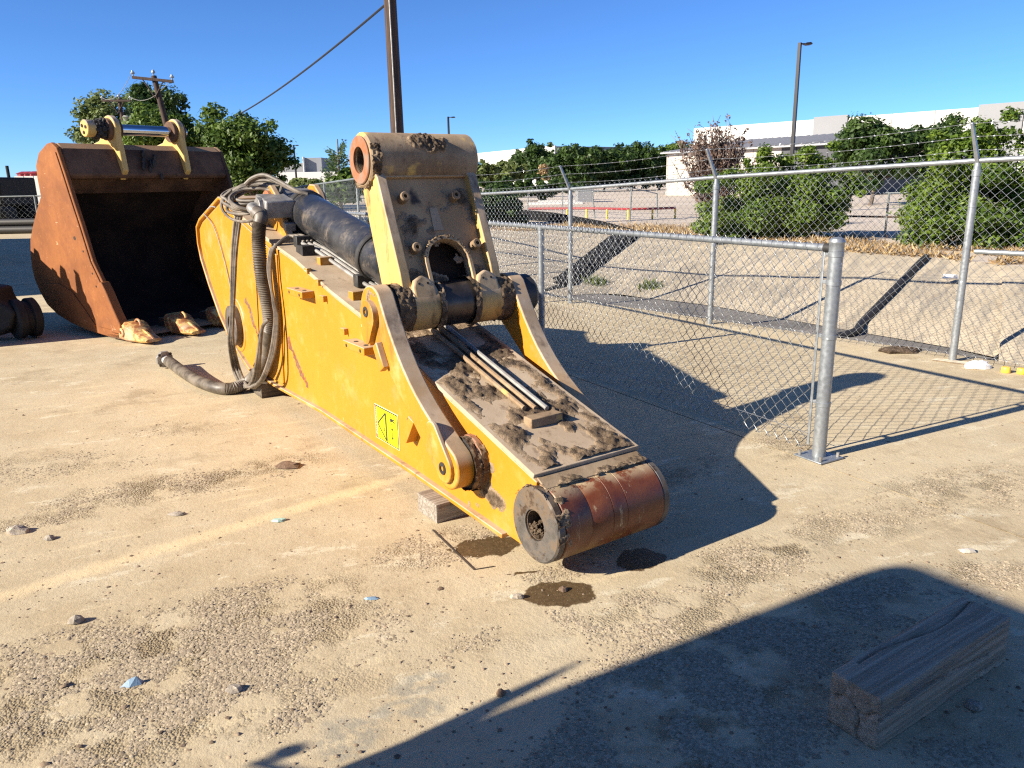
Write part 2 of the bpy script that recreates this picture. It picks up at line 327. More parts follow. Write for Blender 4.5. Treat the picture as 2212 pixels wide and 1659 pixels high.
def cylf(c, r, base=None):                    # surface coordinates (t, arc length) round a cross pin at c
    def Pf(A, B): th = B/r; return S0 + (c[0]+r*np.cos(th))[..., None]*sa + A[..., None]*sb + (c[1]+r*np.sin(th))[..., None]*np.array([0, 0, 1.])
    def Nf(A, B): th = B/r; return np.cos(th)[..., None]*sa + np.sin(th)[..., None]*np.array([0, 0, 1.])
    return Pf, Nf
def planef(t): return (lambda A, B: S0 + A[..., None]*sa + t*sb + B[..., None]*np.array([0, 0, 1.])), (lambda A, B: np.zeros(A.shape)[..., None]*sa - sb)
gauss = lambda x, m_, s_: np.exp(-((x-m_)/s_)**2)

# ------------------------------------------------------------------ the ground
WET = [(1207, 1283, .150, .10, 2), (1050, 1180, .165, .10, 15), (1000, 1190, .05, .03, 20), (1130, 1238, .06, .012, 12), (1385, 1208, .12, .09, 30)]   # damp spots: where, radii, angle
# gravelly mud patches on the slab: centre, radii, angle, density
PATCH = []
def patch(u, v, rx, ry, ang, dens): c = gp(u, v); PATCH.append((c[0], c[1], rx, ry, R(ang), dens))
patch(330, 1440, .62, .27, 18, 1.0); patch(160, 1600, .35, .20, 20, .9); patch(560, 1330, .36, .2, 25, .8); patch(420, 1560, .3, .12, 15, .8)
patch(420, 1040, .55, .17, 28, .9); patch(150, 1110, .7, .10, 26, .6); patch(60, 1010, .6, .2, 10, .35); patch(380, 925, .35, .15, 0, .3)
patch(1000, 1170, .28, .12, 20, .8); patch(930, 1190, .2, .12, 20, .6)
patch(1650, 1200, .32, .13, 28, 1.0); patch(1850, 1130, .25, .12, 10, .6); patch(2080, 1060, .5, .2, 20, .65); patch(1520, 1320, .3, .14, 28, .7)
patch(1700, 960, .16, .2, 60, .8); patch(1450, 1020, .3, .12, 30, .7); patch(1330, 1330, .3, .1, 20, .5); patch(1250, 1230, .2, .06, 15, .7)
patch(1600, 1420, .45, .2, 28, .95); patch(1500, 1580, .35, .16, 20, 1.0); patch(1900, 1290, .3, .14, 20, .8); patch(2100, 1560, .2, .16, 20, .35); patch(2150, 1250, .25, .1, 0, .8)
patch(700, 1480, .2, .1, 10, .3); patch(1080, 1390, .3, .1, 10, .22)
k = Mat('dusty_concrete'); P_ = k.obj()
warp = k.n('ShaderNodeVectorMath', operation='MULTIPLY_ADD'); k.put(warp.inputs[0], k.noisec(2.6, 5)); warp.inputs[1].default_value = (.26, .26, 0); k.put(warp.inputs[2], k.map(loc=(-.13, -.13, 0))); WV = warp.outputs[0]
warp2 = k.n('ShaderNodeVectorMath', operation='MULTIPLY_ADD'); k.put(warp2.inputs[0], k.noisec(14, 6)); warp2.inputs[1].default_value = (.10, .10, 0); k.put(warp2.inputs[2], k.map(loc=(-.05, -.05, 0))); WF = warp2.outputs[0]
big = k.noise(.55, 5); mid = k.noise(3.2, 7, .65); fine = k.noise(45, 6, .7); grit = k.noise(160, 4, .7)
col = k.mix(k.rr(big, .3, .7), (0.408, 0.325, 0.202), (0.510, 0.415, 0.265)); col = k.mix(k.rr(mid, .35, .75, 0, .8), col, (0.510, 0.430, 0.290))
streak = k.noise(1.2, 7, .7, k.map(rot=(0, 0, R(-27)), sc=(1.1, 9, 1)))
col = k.mix(k.rr(streak, .54, .70, 0, .75), col, (0.612, 0.500, 0.311)); col = k.mix(k.rr(streak, .42, .28, 0, .6), col, (0.296, 0.230, 0.139))
pale = k.rr(k.noise(2.2, 7, .72, k.map(loc=(4, 2, 0), rot=(0, 0, R(-20)), sc=(1, 2.2, 1))), .575, .63); col = k.mix(k.math('MULTIPLY', pale, .75), col, (0.581, 0.510, 0.361)); dirt_ = k.rr(k.noise(1.4, 8, .75), .53, .66); col = k.mix(k.math('MULTIPLY', dirt_, .55), col, (0.275, 0.210, 0.126)); spk = k.rr(k.noise(75, 3, .6), .66, .71); col = k.mix(k.math('MULTIPLY', spk, .6), col, (0.204, 0.150, 0.084))
pm = k.attr('patch')[2]
pm = k.math('MULTIPLY', pm, k.rr(k.noise(5, 6, .7), .42, .58)); crumbs = k.vor(110); crumb2 = k.vor(110, 'DISTANCE_TO_EDGE')
col = k.mix(k.math('MULTIPLY', pm, .9), col, (0.240, 0.185, 0.109)); col = k.mix(k.math('MULTIPLY', pm, k.rr(crumb2, .09, .02, 0, .65)), col, (0.122, 0.090, 0.050))
tA, tB_ = gp(0, 1290)[:2], gp(870, 1030)[:2]; tv = k.map(loc=(0, 0, 0), rot=(0, 0, 0)); tn = math.atan2(tB_[1]-tA[1], tB_[0]-tA[0]); tc = (tA+tB_)/2
col = k.mix(k.math('MULTIPLY', k.ell(tc[0], tc[1], 2.0, .05, tn, WF, .7), .6), col, (0.673, 0.530, 0.311))
wet = None
for (u, v, rx, ry, an) in WET:
    c = gp(u, v); e = k.ell(c[0], c[1], rx, ry, R(an), WF, .05); wet = e if wet is None else k.math('MAXIMUM', wet, e)
wetc = k.mix(k.rr(fine, .4, .7), (0.087, 0.055, 0.025), (0.133, 0.088, 0.042)); wetc = k.mix(k.rr(k.vor(95), .12, .07), wetc, (0.428, 0.360, 0.235)); col = k.mix(wet, col, wetc)
gr = None
for (u, v, rx, ry, an) in [(905, 1478, .10, .055, 8), (890, 1530, .12, .05, 8), (748, 1605, .10, .07, 10), (760, 1570, .09, .05, 0)]:
    c = gp(u, v); e = k.math('MULTIPLY', k.ell(c[0], c[1], rx, ry, R(an), WF, .3), k.rr(k.noise(17, 6, .7), .38, .55)); gr = e if gr is None else k.math('MAXIMUM', gr, e)
col = k.mix(k.math('MULTIPLY', gr, .75), col, (0.275, 0.250, 0.193))
hgt = k.math('ADD', k.math('MULTIPLY', fine, .5), k.math('MULTIPLY', grit, .25)); hgt = k.math('ADD', hgt, k.math('MULTIPLY', k.math('MULTIPLY', pm, crumbs), -1.2))
nor = k.bump(hgt, .55, .012, k.bump(k.noise(7, 5), .25, .02))
M['yard'] = k.end(col, k.rr(wet, 0, 1, .93, .55), 0, nor, .25)
k = Mat('channel_concrete'); f1 = k.noise(1.1, 6, .7); st = k.noise(1.5, 7, .7, k.map(rot=(0, 0, R(40)), sc=(5, .7, .7))); fine = k.noise(40, 5)
col = k.mix(k.rr(f1, .3, .7), (.37, .31, .22), (.46, .39, .285)); col = k.mix(k.rr(st, .45, .62, 0, .9), col, (.25, .22, .175)); col = k.mix(k.rr(k.noise(6, 6, .75), .52, .68, 0, .8), col, (.27, .215, .155)); col = k.mix(k.rr(k.noise(30, 4, .7), .64, .7), col, (.52, .43, .33))
M['slope'] = k.end(col, .9, 0, k.bump(fine, .4, .008), .25)
M['floor'] = simple('damp_channel_floor', (.20, .18, .155), .75, 0, .35, 1.5, .2)
M['earth'] = simple('dry_earth', (.42, .31, .20), .95, 0, .3, .35, .5)
k = Mat('sandy_lot'); f1 = k.noise(.12, 6, .6); col = k.mix(k.rr(f1, .35, .65), (.44, .36, .27), (.53, .45, .36)); col = k.mix(k.rr(k.noise(.5, 6, .7), .56, .7), col, (.40, .31, .20)); M['lot'] = k.end(col, .95)
k = Mat('dry_grass_field'); f1 = k.noise(.25, 6, .6); col = k.mix(k.rr(f1, .35, .65), (.33, .27, .11), (.50, .40, .21)); col = k.mix(k.rr(k.noise(1.5, 6, .7), .5, .7), col, (.17, .17, .07)); M['field'] = k.end(col, .95, 0, k.bump(k.noise(8, 5), .8, .1))

# far ground sheet
g = MB(); g.raw([(-1500, -300, -.12), (1500, -300, -.12), (1500, 2200, -.12), (-1500, 2200, -.12)], [(0, 1, 2, 3)])
tag(g.build('ground', M['earth'], smooth=0, fix=False), 'dry bare earth ground reaching to the horizon', kind='structure')
FD = np.array([-.629, .777]); FN = np.array([.777, .629]); F0 = np.array([3.967, 6.736])     # line of the tall fence
# yard slab, cast in two bays with an open joint between them
edgeA = F0 + FD*(-13) + FN*.28; edgeB = F0 + FD*9.5 + FN*.28
j0, j1 = gp(1620, 950)[:2], gp(1174, 790)[:2]; jd = (j1-j0)/np.linalg.norm(j1-j0); jn = np.array([jd[1], -jd[0]])
jA, jB = j0 - jd*3.4, j0 + jd*14
yard = thing('yard', None, None); tag(yard, 'pale dusty concrete yard covered with dried mud and grit', kind='structure')
def patch_weight(x, y):
    w_ = np.zeros_like(x)
    for (cx, cy, rx, ry, an, de) in PATCH:
        dx, dy = x-cx, y-cy; c, s_ = math.cos(an), math.sin(an); d = np.sqrt(((dx*c+dy*s_)/rx)**2 + ((-dx*s_+dy*c)/ry)**2)
        w_ = np.maximum(w_, de*np.clip(1.45-d*.9, 0, 1))
    for (u, v, rx, ry, an) in WET:
        cx, cy, _ = gp(u, v); dx, dy = x-cx, y-cy; c, s_ = math.cos(R(an)), math.sin(R(an)); d = np.sqrt(((dx*c+dy*s_)/rx)**2 + ((-dx*s_+dy*c)/ry)**2); w_ = w_*np.clip((d-.75)*3, 0, 1)
    return w_
def slab(side, reach):                       # one bay: a fine sheet near the camera that carries the mud patches, on a solid body
    L0, L1, st_ = -4.5, 12.0, .05; al = np.arange(L0, L1+.01, st_); ac = np.linspace(0, 1, int(reach(0)/st_)+1)
    A, B = np.meshgrid(al, ac, indexing='ij'); D = .005 + B*(np.vectorize(reach)(A)-.005); X = j0[0]+jd[0]*A+side*jn[0]*D; Y = j0[1]+jd[1]*A+side*jn[1]*D
    warp_x = (fbm(X*2.2, Y*2.2, 1.)-.5)*.35; warp_y = (fbm(X*2.2, Y*2.2, 8.)-.5)*.35; pw = patch_weight(X+warp_x, Y+warp_y); n1, n2 = A.shape; I = np.arange(n1*n2).reshape(n1, n2)
    q = np.stack([I[:-1, :-1], I[1:, :-1], I[1:, 1:], I[:-1, 1:]], -1).reshape(-1, 4); q = q if side > 0 else q[:, ::-1]
    o = fast_mesh('slab', np.c_[X.ravel(), Y.ravel(), np.zeros(X.size)], q, M['yard'], yard); at = o.data.attributes.new('patch', 'FLOAT', 'POINT'); at.data.foreach_set('value', pw.ravel().astype(np.float32))
    e = [(X[0, 0], Y[0, 0]), (X[-1, 0], Y[-1, 0]), (X[-1, -1], Y[-1, -1]), (X[0, -1], Y[0, -1])]; MB().hprism(e, -.11, -.004).build('slab_body', M['yard'], o, smooth=0); return e
s1 = slab(-1, lambda a_: 11.); s2 = slab(1, lambda a_: float(max(.3, np.dot(F0 + FN*.28 - (j0+jd*a_), FN)/np.dot(jn, FN))))
MB().hprism([s1[0], s1[1], (-16, 26), (-60, 60), (-90, 60), (-90, -30), (8, -30)][0:0] or [s1[1], (-6, 26), (-60, 60), (-90, 60), (-90, -30), (8, -30), s1[0], s1[3], s1[2]], -.11, 0).build('slab', M['yard'], yard, smooth=0)
MB().hprism([s2[1], s2[2], (-6.5, 20.), (-10, 25)], -.11, 0).build('slab', M['yard'], yard, smooth=0)
MB().hprism([jA - jn*.004, jB - jn*.004, jB + jn*.004, jA + jn*.004], -.03, -.006).build('joint_filler', simple('joint_dirt', (.15, .115, .08), .95), yard, smooth=0)
cA, cB, cC = gp(935, 1145)[:2], gp(1025, 1231)[:2], gp(1068, 1224)[:2]
def groove(p, q, w_): d = (q-p)/np.linalg.norm(q-p); n_ = np.array([-d[1], d[0]])*w_; MB().hprism([p-n_, q-n_, q+n_, p+n_], -.003, .003).build('joint_filler', simple('cover_edge_dirt', (.05, .035, .025), .95), yard, smooth=0)
groove(cA, cB, .0045); groove(cB, cC, .003)
# channel: damp floor, lined bank
foot = [gp(*p, -.05) for p in [(760, 600), (1060, 645), (1290, 634), (1400, 644), (1533, 660), (1700, 690), (1860, 718), (2057, 752), (2212, 788), (2420, 850)]]
lipz = .55
lip = [gp(*p, lipz) for p in [(760, 480), (1060, 497), (1200, 497), (1380, 503), (1500, 512), (1700, 530), (1850, 545), (2004, 556), (2140, 568), (2420, 590)]]
foot.append(foot[-1] - np.array([*FD, 0])*9); lip.append(lip[-1] - np.array([*FD, 0])*9)
ch = MB(); n_ = 13
fl_v = [(*(edgeA + FN*.001), -.055), (*(edgeB + FN*.001), -.055)]
ch.raw([(p[0], p[1], -.055) for p in foot] + [fl_v[1], fl_v[0]], [tuple(range(len(foot)+2))])
tag(ch.build('channel_floor', M['floor'], smooth=0), 'damp grey concrete floor of the drainage channel behind the tall fence', kind='structure')
def res(P, n): P = np.array(P); d = np.r_[0, np.cumsum(np.linalg.norm(np.diff(P, axis=0), axis=1))]; t = np.linspace(0, d[-1], n); return np.stack([np.interp(t, d, P[:, i]) for i in range(3)], 1)
A_, B_ = spline(foot, 90), spline(lip, 90); bank = MB(); rows = []
for j in range(14):
    f = j/13; row = A_*(1-f) + B_*f; row[:, 2] += .05*math.sin(math.pi*f) + (fbm(row[:, 0]*1.2, row[:, 1]*1.2, 0)-.5)*.05*(0 if j in (0, 13) else 1); rows.append(row)
V = np.vstack(rows); n_ = 90; bank.raw(V, [(j*n_+i, j*n_+i+1, (j+1)*n_+i+1, (j+1)*n_+i) for j in range(13) for i in range(n_-1)])
from mathutils.bvhtree import BVHTree
BVH = BVHTree.FromPolygons([tuple(v) for v in bank.v], bank.f)
def on_bank(u, v, off, fallback=0.):
    d = ray(u, v); h_ = BVH.ray_cast(Vector(CP), Vector(d).normalized())
    if h_[0] is None: return gp(u, v, fallback) + np.array([0, 0, off])
    n_ = h_[1] if h_[1].z > 0 else -h_[1]; return np.array(h_[0]) + np.array(n_)*off
tag(bank.build('channel_bank', M['slope'], smooth=60), 'sunlit sloping concrete bank of the drainage channel', kind='structure')
# the higher ground behind the bank
ter = MB(); far = [(600, -30, lipz+.2), (900, 900, 1.5), (-70, 900, 1.5), (-20, 60, lipz)]
top = [(p[0], p[1], lipz-.002) for p in B_]
ter.raw(top + far + [(p[0], p[1], -.3) for p in [far[3], top[0]]], [tuple(range(len(top)+4)), (0, len(top)+3, len(top)+4, len(top)+5)])
tag(ter.build('upper_ground', M['lot'], smooth=0), 'sandy open lot above the channel bank', kind='structure')
g = MB(); g.raw([(-140, 42, .01), (-24, 42, .01), (-30, 75, .05), (-60, 125, .1), (-200, 125, .1)], [(0, 1, 2, 3, 4)])
tag(g.build('grass_field', M['field'], smooth=0, fix=False), 'strip of dry yellow grass beyond the yard fence', kind='structure')

# loose crumbs of dried mud
def scatter(n, ulo, uhi, vlo, vhi):
    d = []
    for u, v in zip(RNG.uniform(ulo, uhi, n), RNG.uniform(vlo, vhi, n)): d.append(gp(u, v)[:2])
    return np.array(d)
def flakes(name, P, size, mat, parent=None, flat=.45):
    n = len(P); base = np.array([[1,0,0],[.3,.95,0],[-.8,.6,0],[-.8,-.6,0],[.3,-.95,0],[0,0,1.]])
    fc = np.array([[0,1,5],[1,2,5],[2,3,5],[3,4,5],[4,0,5]]); rad = RNG.uniform(.55, 1.35, (n, 6, 1)); V = base[None]*rad*size[:, None, None]
    V[:, :, 2] *= flat; V[:, :5, 2] += RNG.uniform(-.15, .35, (n, 5))*size[:, None]*flat*1.6; V[:, 5, :2] += RNG.uniform(-.35, .35, (n, 2))*size[:, None]
    a_ = RNG.uniform(0, 6.28, n); ca, sa_ = np.cos(a_)[:, None], np.sin(a_)[:, None]
    X = V[:, :, 0]*ca - V[:, :, 1]*sa_; Y = V[:, :, 0]*sa_ + V[:, :, 1]*ca; V[:, :, 0], V[:, :, 1] = X + P[:, None, 0], Y + P[:, None, 1]; V[:, :, 2] += P[:, None, 2]
    return fast_mesh(name, V.reshape(-1, 3), (np.arange(n)[:, None, None]*6 + fc[None]).reshape(-1, 3), mat, parent, np.repeat(RNG.random(n), 5))
k = Mat('dried_mud_crumb'); ti = k.attr('tint')[2]
M['crumb'] = k.end(k.mix(ti, (.26, .205, .137), (.46, .375, .258)), .95, 0, k.bump(k.noise(150, 3), .5, .004), .2)
k = Mat('dark_clod'); ti = k.attr('tint')[2]; M['clod'] = k.end(k.mix(ti, (.15, .105, .07), (.40, .30, .2)), .95, 0, k.bump(k.noise(120, 3), .5, .004), .2)
P = scatter(420000, -40, 2260, 880, 1720); wgt = patch_weight(P[:, 0], P[:, 1])*np.clip((fbm(P[:, 0]*6, P[:, 1]*6, 3.)-.44)*7, 0, 1)
P = P[RNG.random(len(P)) < wgt*.95]
flakes_o = flakes('mud_crumbs', np.c_[P, np.zeros(len(P))], RNG.gamma(4., .0009, len(P)) + .002, M['crumb']); tag(flakes_o, 'loose crumbs of dried mud scattered in patches over the concrete', 'mud crumbs', kind='stuff')
P = scatter(3000, -40, 2260, 700, 1720); flakes_o = flakes('loose_grit', np.c_[P, np.zeros(len(P))], RNG.gamma(1.6, .0016, len(P)) + .002, M['clod'], None, .7); tag(flakes_o, 'dark grit and small clods sprinkled over the concrete yard', 'grit', kind='stuff')

# ------------------------------------------------------------------ excavator stick with its linkage
st = thing('excavator_stick', 'long yellow excavator stick lying on wooden blocks, with linkage, black cylinder and hoses', 'excavator stick', S0)
TOP = [(3.45, 1.40), (2.62, 1.205), (2.23, 1.135), (1.59, .975), (1.0, .855), (.18, .625), (-.525, .432)]
OUT = [(-.475, .084), (-.3, .09), (.575, .122), (1.93, .148), (2.93, .122), (3.62, .122), (3.95, .225), (4.2, .33), (4.445, .486), (4.72, .74), (4.92, .968), (4.975, 1.12), (4.95, 1.274), (4.8, 1.345), (4.014, 1.546), (3.9, 1.53)] + [(s, z-.012) for s, z in TOP[:-1]] + [(-.53, .418), (-.53, .40), (-.475, .36)]
STW = .57
mb = MB(SF).prism(OUT, 0, .03); side = mb.build('side_plate', M['stick'], st, .004)
MB(SF).prism(OUT, STW-.03, STW).build('side_plate', M['stick'], st, .004)
# heel doubler plate, with the fold where the stick widens
MB(SF).prism([(2.74, .165), (2.93, .16), (3.6, .16), (3.93, .262), (4.18, .365), (4.41, .515), (4.68, .765), (4.87, .985), (4.915, 1.12), (4.89, 1.25), (4.76, 1.315), (4.0, 1.505), (3.47, 1.365), (2.62, 1.155)], -.012, .001).build('doubler_plate', M['stick'], side, .004)
MB(SF).strip(TOP[::-1], -.012, STW+.012, .022).build('top_plate', M['dusttop'], st, .004)
bt = [p for p in OUT[:7]]
MB(SF).strip([(s, z-.012) for s, z in bt[1:7]], -.03, STW+.03, .024).build('bottom_flange', M['idler'], st, .004)
rim = [(3.95, .212), (4.2, .318), (4.455, .478), (4.73, .733), (4.935, .965), (4.992, 1.12), (4.965, 1.28), (4.8, 1.358), (4.014, 1.560), (3.9, 1.542)]
MB(SF).strip(rim, -.03, STW+.03, .026).build('heel_wrapper', M['stick'], st, .006)
# heel pin boss
hb = SL(507, 703, -.04); M['heelring'] = simple('dark_pin_ring', (.12, .10, .085), .6, .3, .4, 12, .3)
MB().tubering(SF(hb[0], -.075, hb[1]), SF(hb[0], .02, hb[1]), .175, .085).build('pin_boss', M['heelring'], st)
MB().tubering(SF(hb[0], -.018, hb[1]), SF(hb[0], -.002, hb[1]), .235, .17).build('weld_ring', M['idler'], st)
# tip boss
TS, TZ, TR_ = -.553, .238, .166
MB().lathe(SF(TS, .015, TZ), SF(TS, .56, TZ), [(0, .0675), (0, TR_-.004), (.004, TR_), (.13, TR_), (.135, TR_-.002), (.14, TR_), (.25, TR_), (.2525, TR_-.0025), (.255, TR_), (.33, TR_), (.3325, TR_-.0025), (.335, TR_), (.541, TR_), (.545, TR_-.004), (.545, .0675)], 64, True).build('tip_boss', M['boss'], st)
for t0, t1 in ((-.028, .016), (.558, .60)): MB().tubering(SF(TS, t0, TZ), SF(TS, t1, TZ), TR_-.001, .068, 64, .008).build('boss_ring', M['ring'], st)
MB().tubering(SF(TS, -.02, TZ), SF(TS, .58, TZ), .0675, .061, 40, .002).build('bore_liner', M['mud'], st)
MB().cyl(SF(TS, .22, TZ), SF(TS, .40, TZ), .0605, n=32).build('bore_dark_plug', M['blackmud'], st)  # black plug added deep in the bore for its inner darkness
mb = MB()
for i in range(260):
    a_ = RNG.uniform(-2.4, -.3); r = RNG.uniform(.025, .06); lump(mb, SF(TS+r*math.cos(a_), RNG.uniform(-.015, .10), TZ+r*math.sin(a_)), RNG.uniform(.004, .008), i, n=6)
mb.build('bore_mud', M['mud'], st, smooth=60)
mb = MB(SF); mb.strip([(-.585, .397), (-.56, .410), (-.525, .430)], .005, STW-.005, .008); mb.build('weld_strip', M['linkboss'], st, .003)
mud_relief('weld_mud', st, *cylf((TS, TZ), TR_+.009), (.0, STW), (TR_*1.15, TR_*1.95), .005, 14, .44, .012, 15.)
mud_relief('rim_mud', st, *cylf((TS, TZ), TR_), (-.03, .045), (TR_*.6, TR_*3.9), .004, 30, .52, .009, 4.)
def topz(s): xs = [p[0] for p in TOP][::-1]; zs = [p[1] for p in TOP][::-1]; return np.interp(s, xs, zs)
# caked mud on the upper plate near the tip
gs, gt = np.meshgrid(np.arange(-.52, 1.02, .007), np.arange(.012, STW-.01, .007), indexing='ij')
nz = fbm(gs*8+3, gt*11+1, 0.2, 6); edge = np.minimum(1, np.minimum(gt-.0, STW-gt)/.05); hh = np.clip((nz-.43+.02*np.sin(gs*9))*5, 0, 1)*edge*np.clip((1.0-gs)*3, 0, 1)
rough_ = fbm(gs*34, gt*34, 1.7, 4); Z = topz(gs)+.021 + hh*(.0008+.055*np.clip(rough_-.30, 0, 1)) + (hh > .02)*.001 - .004*(hh <= .02)
V = S0[None] + gs.ravel()[:, None]*sa + gt.ravel()[:, None]*sb; V = V + np.c_[np.zeros((V.shape[0], 2)), Z.ravel()]
ns, nt_ = gs.shape; I = np.arange(ns*nt_).reshape(ns, nt_); q = np.stack([I[:-1, :-1], I[1:, :-1], I[1:, 1:], I[:-1, 1:]], -1).reshape(-1, 4)
q = q[(hh.ravel()[q].max(1) > .05)]; o = fast_mesh('caked_mud', V, q, M['crust'], st, None, True); o['kind'] = 'stuff'; at = o.data.attributes.new('crust', 'FLOAT', 'POINT'); at.data.foreach_set('value', np.clip(hh.ravel()*(.2+1.4*rough_.ravel()), 0, 1).astype(np.float32))
# steel tubes along the upper plate, with clamps and end bar
for i, dt in enumerate((0, .04, .08)):
    pth = [SF(s, .135+dt+(2.57-s)*.06*1.15, topz(s)+.055) for s in np.linspace(2.55, .95, 24)]
    MB().tube(pth, .0125, 8).build('steel_tube', M['tube'], st)
    pth = [SF(s, .245+dt*1.3, topz(s)+.045) for s in np.linspace(.95, -.10-.02*i, 20)]
    MB().tube(pth, .0125, 8).build('steel_tube', M['linkboss'] if i < 2 else M['tube'], st)
for s, t0 in ((2.52, .10), (1.62, .16)):
    z = topz(s); MB(SF).box(s-.035, s+.035, t0, t0+.2, z+.02, z+.10).build('tube_clamp', M['black'], st, .006)
z = topz(-.2); MB(SF).box(-.235, -.17, .19, .37, z+.015, z+.06).build('end_bar', M['linkboss'], st, .004)
for s, t0, l, h_ in ((2.33, .06, .13, .06), (2.08, .1, .06, .05), (1.42, .04, .07, .05)):
    z = topz(s); MB(SF).box(s-l/2, s+l/2, t0, t0+.09, z+.01, z+.02+h_).build('bracket', M['blackmud'] if l > .1 else M['idler'], st, .004)
# brackets and hooks on the left plate
for (s, z) in ((2.08, .94), (1.13, .725)):
    q = MB(SF).box(s-.15, s+.15, -.085, .002, z-.02, z+.025).build('bracket', M['stick'], st, .004)
    for ds in (-.1, .1): MB().cyl(SF(s+ds, -.087, z), SF(s+ds, -.08, z), .011, n=10).build('bolt_hole', M['blackmud'], q)
    for ds in (-.09, .05): MB().cyl(SF(s+ds, -.045, z+.024), SF(s+ds, -.045, z+.028), .013, n=10).build('bolt_hole', M['blackmud'], q)
for (s, z) in ((1.986, 1.105), (1.80, 1.046), (1.733, .95), (1.425, .785), (1.05, .78), (.93, .70)):
    mb = MB(SF); mb.box(s-.03, s+.03, -.028, .002, z-.006, z+.006); mb.box(s-.03, s-.018, -.028, .002, z-.032, z-.005); mb.build('hose_hook', M['stick'], st, .002)
mb = MB(SF); mb.prism([(.56, .30), (.60, .31), (.52, .46), (.46, .44)], -.06, .002); mb.build('angle_bracket', M['stick'], st, .003)
for (s, z) in ((.64, .40), (.66, .31)): MB().cyl(SF(s, -.003, z), SF(s, .003, z), .012, n=10).build('bolt_hole', M['blackmud'], st)
# scrapes on the left plate
for pts in ([(2.53, .56), (2.50, .50), (2.44, .45), (2.38, .39), (2.30, .33), (2.22, .27)], [(3.52, .72), (3.42, .66), (3.36, .55), (3.24, .45), (3.16, .32)]):
    mb = MB()
    for (s, z) in spline([(a_, 0, b_) for a_, b_ in pts], 26)[:, [0, 2]]:
        lump(mb, SF(s+RNG.normal(0, .006), -.012 if s > 2.8 else .0, z), RNG.uniform(.008, .022), s*50, (1, .12, 1.5), 6)
    mb.build('paint_scrape', M['rustring'], st, smooth=60)['kind'] = 'stuff'
# warning sticker
M['stk'] = simple('sticker_yellow', (.66, .66, .0), .45, 0, .06, 8, 0); M['stk_o'] = simple('sticker_orange', (.80, .36, .20), .45, 0, .1, 8, 0); M['stk_k'] = simple('sticker_black', (.02, .02, .018), .5, 0, .1, 8, 0); M['stk_r'] = simple('sticker_red_print', (.60, .04, .02), .5, 0, .1, 8, 0)
M['stk_w'] = simple('sticker_pale_border', (.85, .78, .45), .5, 0, .1, 8, 0)
dec = MB(SF).box(.765, 1.075, -.003, .001, .188, .395).build('warning_sticker', M['stk_w'], st); dec['label'] = 'yellow warning sticker with orange strip, triangle and figure symbols'
def dbox(s0, s1, z0, z1, lay, name, mat): MB(SF).box(s0, s1, -.003-.001*lay, -.001, z0, z1).build(name, mat, dec, smooth=0)
dbox(.769, 1.071, .191, .392, 1, 'printed_frame', M['stk_k']); dbox(.776, 1.042, .198, .385, 2, 'printed_panel', M['stk']); dbox(1.042, 1.065, .198, .385, 2, 'printed_strip', M['stk_o']); dbox(.911, .917, .198, .385, 3, 'printed_line', M['stk_k'])
def dline(p, q, wd, mat=M['stk_k'], nm='printed_line'):
    p, q = np.array(p), np.array(q); d = (q-p)/np.linalg.norm(q-p); n_ = np.array([-d[1], d[0]])*wd/2
    MB(SF).prism([tuple(p+n_), tuple(q+n_), tuple(q-n_), tuple(p-n_)], -.0065, -.002).build(nm, mat, dec, smooth=0)
tri = [(1.034, .285), (.925, .368), (.925, .205)]
for i in range(3): dline(tri[i], tri[(i+1) % 3], .0095)
dline((.955, .275), (.945, .255), .006); dline((.955, .255), (.945, .275), .006)
for (p, q, wd) in [((.862, .345), (.842, .345), .020), ((.842, .345), (.805, .338), .007), ((.842, .352), (.805, .352), .007), ((.868, .36), (.84, .368), .005), ((.868, .33), (.84, .322), .005), ((.88, .345), (.872, .345), .012),
                   ((.842, .30), (.842, .235), .005), ((.842, .302), (.854, .29), .005), ((.842, .302), (.83, .29), .005), ((.842, .233), (.854, .245), .005), ((.842, .233), (.83, .245), .005)]: dline(p, q, wd)
dline((1.056, .20), (1.056, .214), .012, M['stk_r'], 'printed_mark')
cu = bpy.data.curves.new('warning_text', 'FONT'); cu.body = 'WARNING'; cu.size = .024; cu.align_x = 'LEFT'; to = bpy.data.objects.new('tmp', cu); C.objects.link(to); bpy.context.view_layer.update()
me = bpy.data.meshes.new_from_object(to.evaluated_get(bpy.context.evaluated_depsgraph_get())); bpy.data.objects.remove(to)
V = np.array([v.co[:] for v in me.vertices]); sx = .165/(V[:, 0].max()-V[:, 0].min())
Pn = [SF(1.0455 + y*.75, -.0062, .219 + x*sx) - S0 for x, y, _ in V]     # text runs upwards along the strip
for v, p in zip(me.vertices, Pn): v.co = p
me.materials.clear(); me.materials.append(M['stk_r']); me.name = 'printed_word'; link_obj('printed_word', me, dec)

# bucket link
P2, P3 = np.array((.685, 1.0)), np.array((1.0, 1.755)); ux = (P3-P2)/np.linalg.norm(P3-P2); wx = np.array([-ux[1], ux[0]]); LL = float(np.linalg.norm(P3-P2))
def LK(u, t, w_): p = P2 + u*ux + w_*wx; return SF(p[0], t, p[1])
T0, T1 = .0, .61
for a_, b_ in ((T0, T0+.055), (T1-.055, T1)):
    mb = MB(lambda x, y, z: LK(x, y, z)); mb.prism([(.02, -.13), (.12, -.14), (LL-.12, -.10), (LL-.08, .07), (LL-.14, .10), (.16, .105), (.03, .09)], a_, b_)
    mb.build('link_flange', M['link'], st, .006)
arch = [(.31+.122*math.cos(x), .205+.122*math.sin(x)) for x in np.linspace(0, math.pi, 14)]
outl = [(T0+.05, .06), (T0+.05, LL-.1), (T1-.05, LL-.1), (T1-.05, .06), (.432, .06)] + arch + [(.188, .06)]
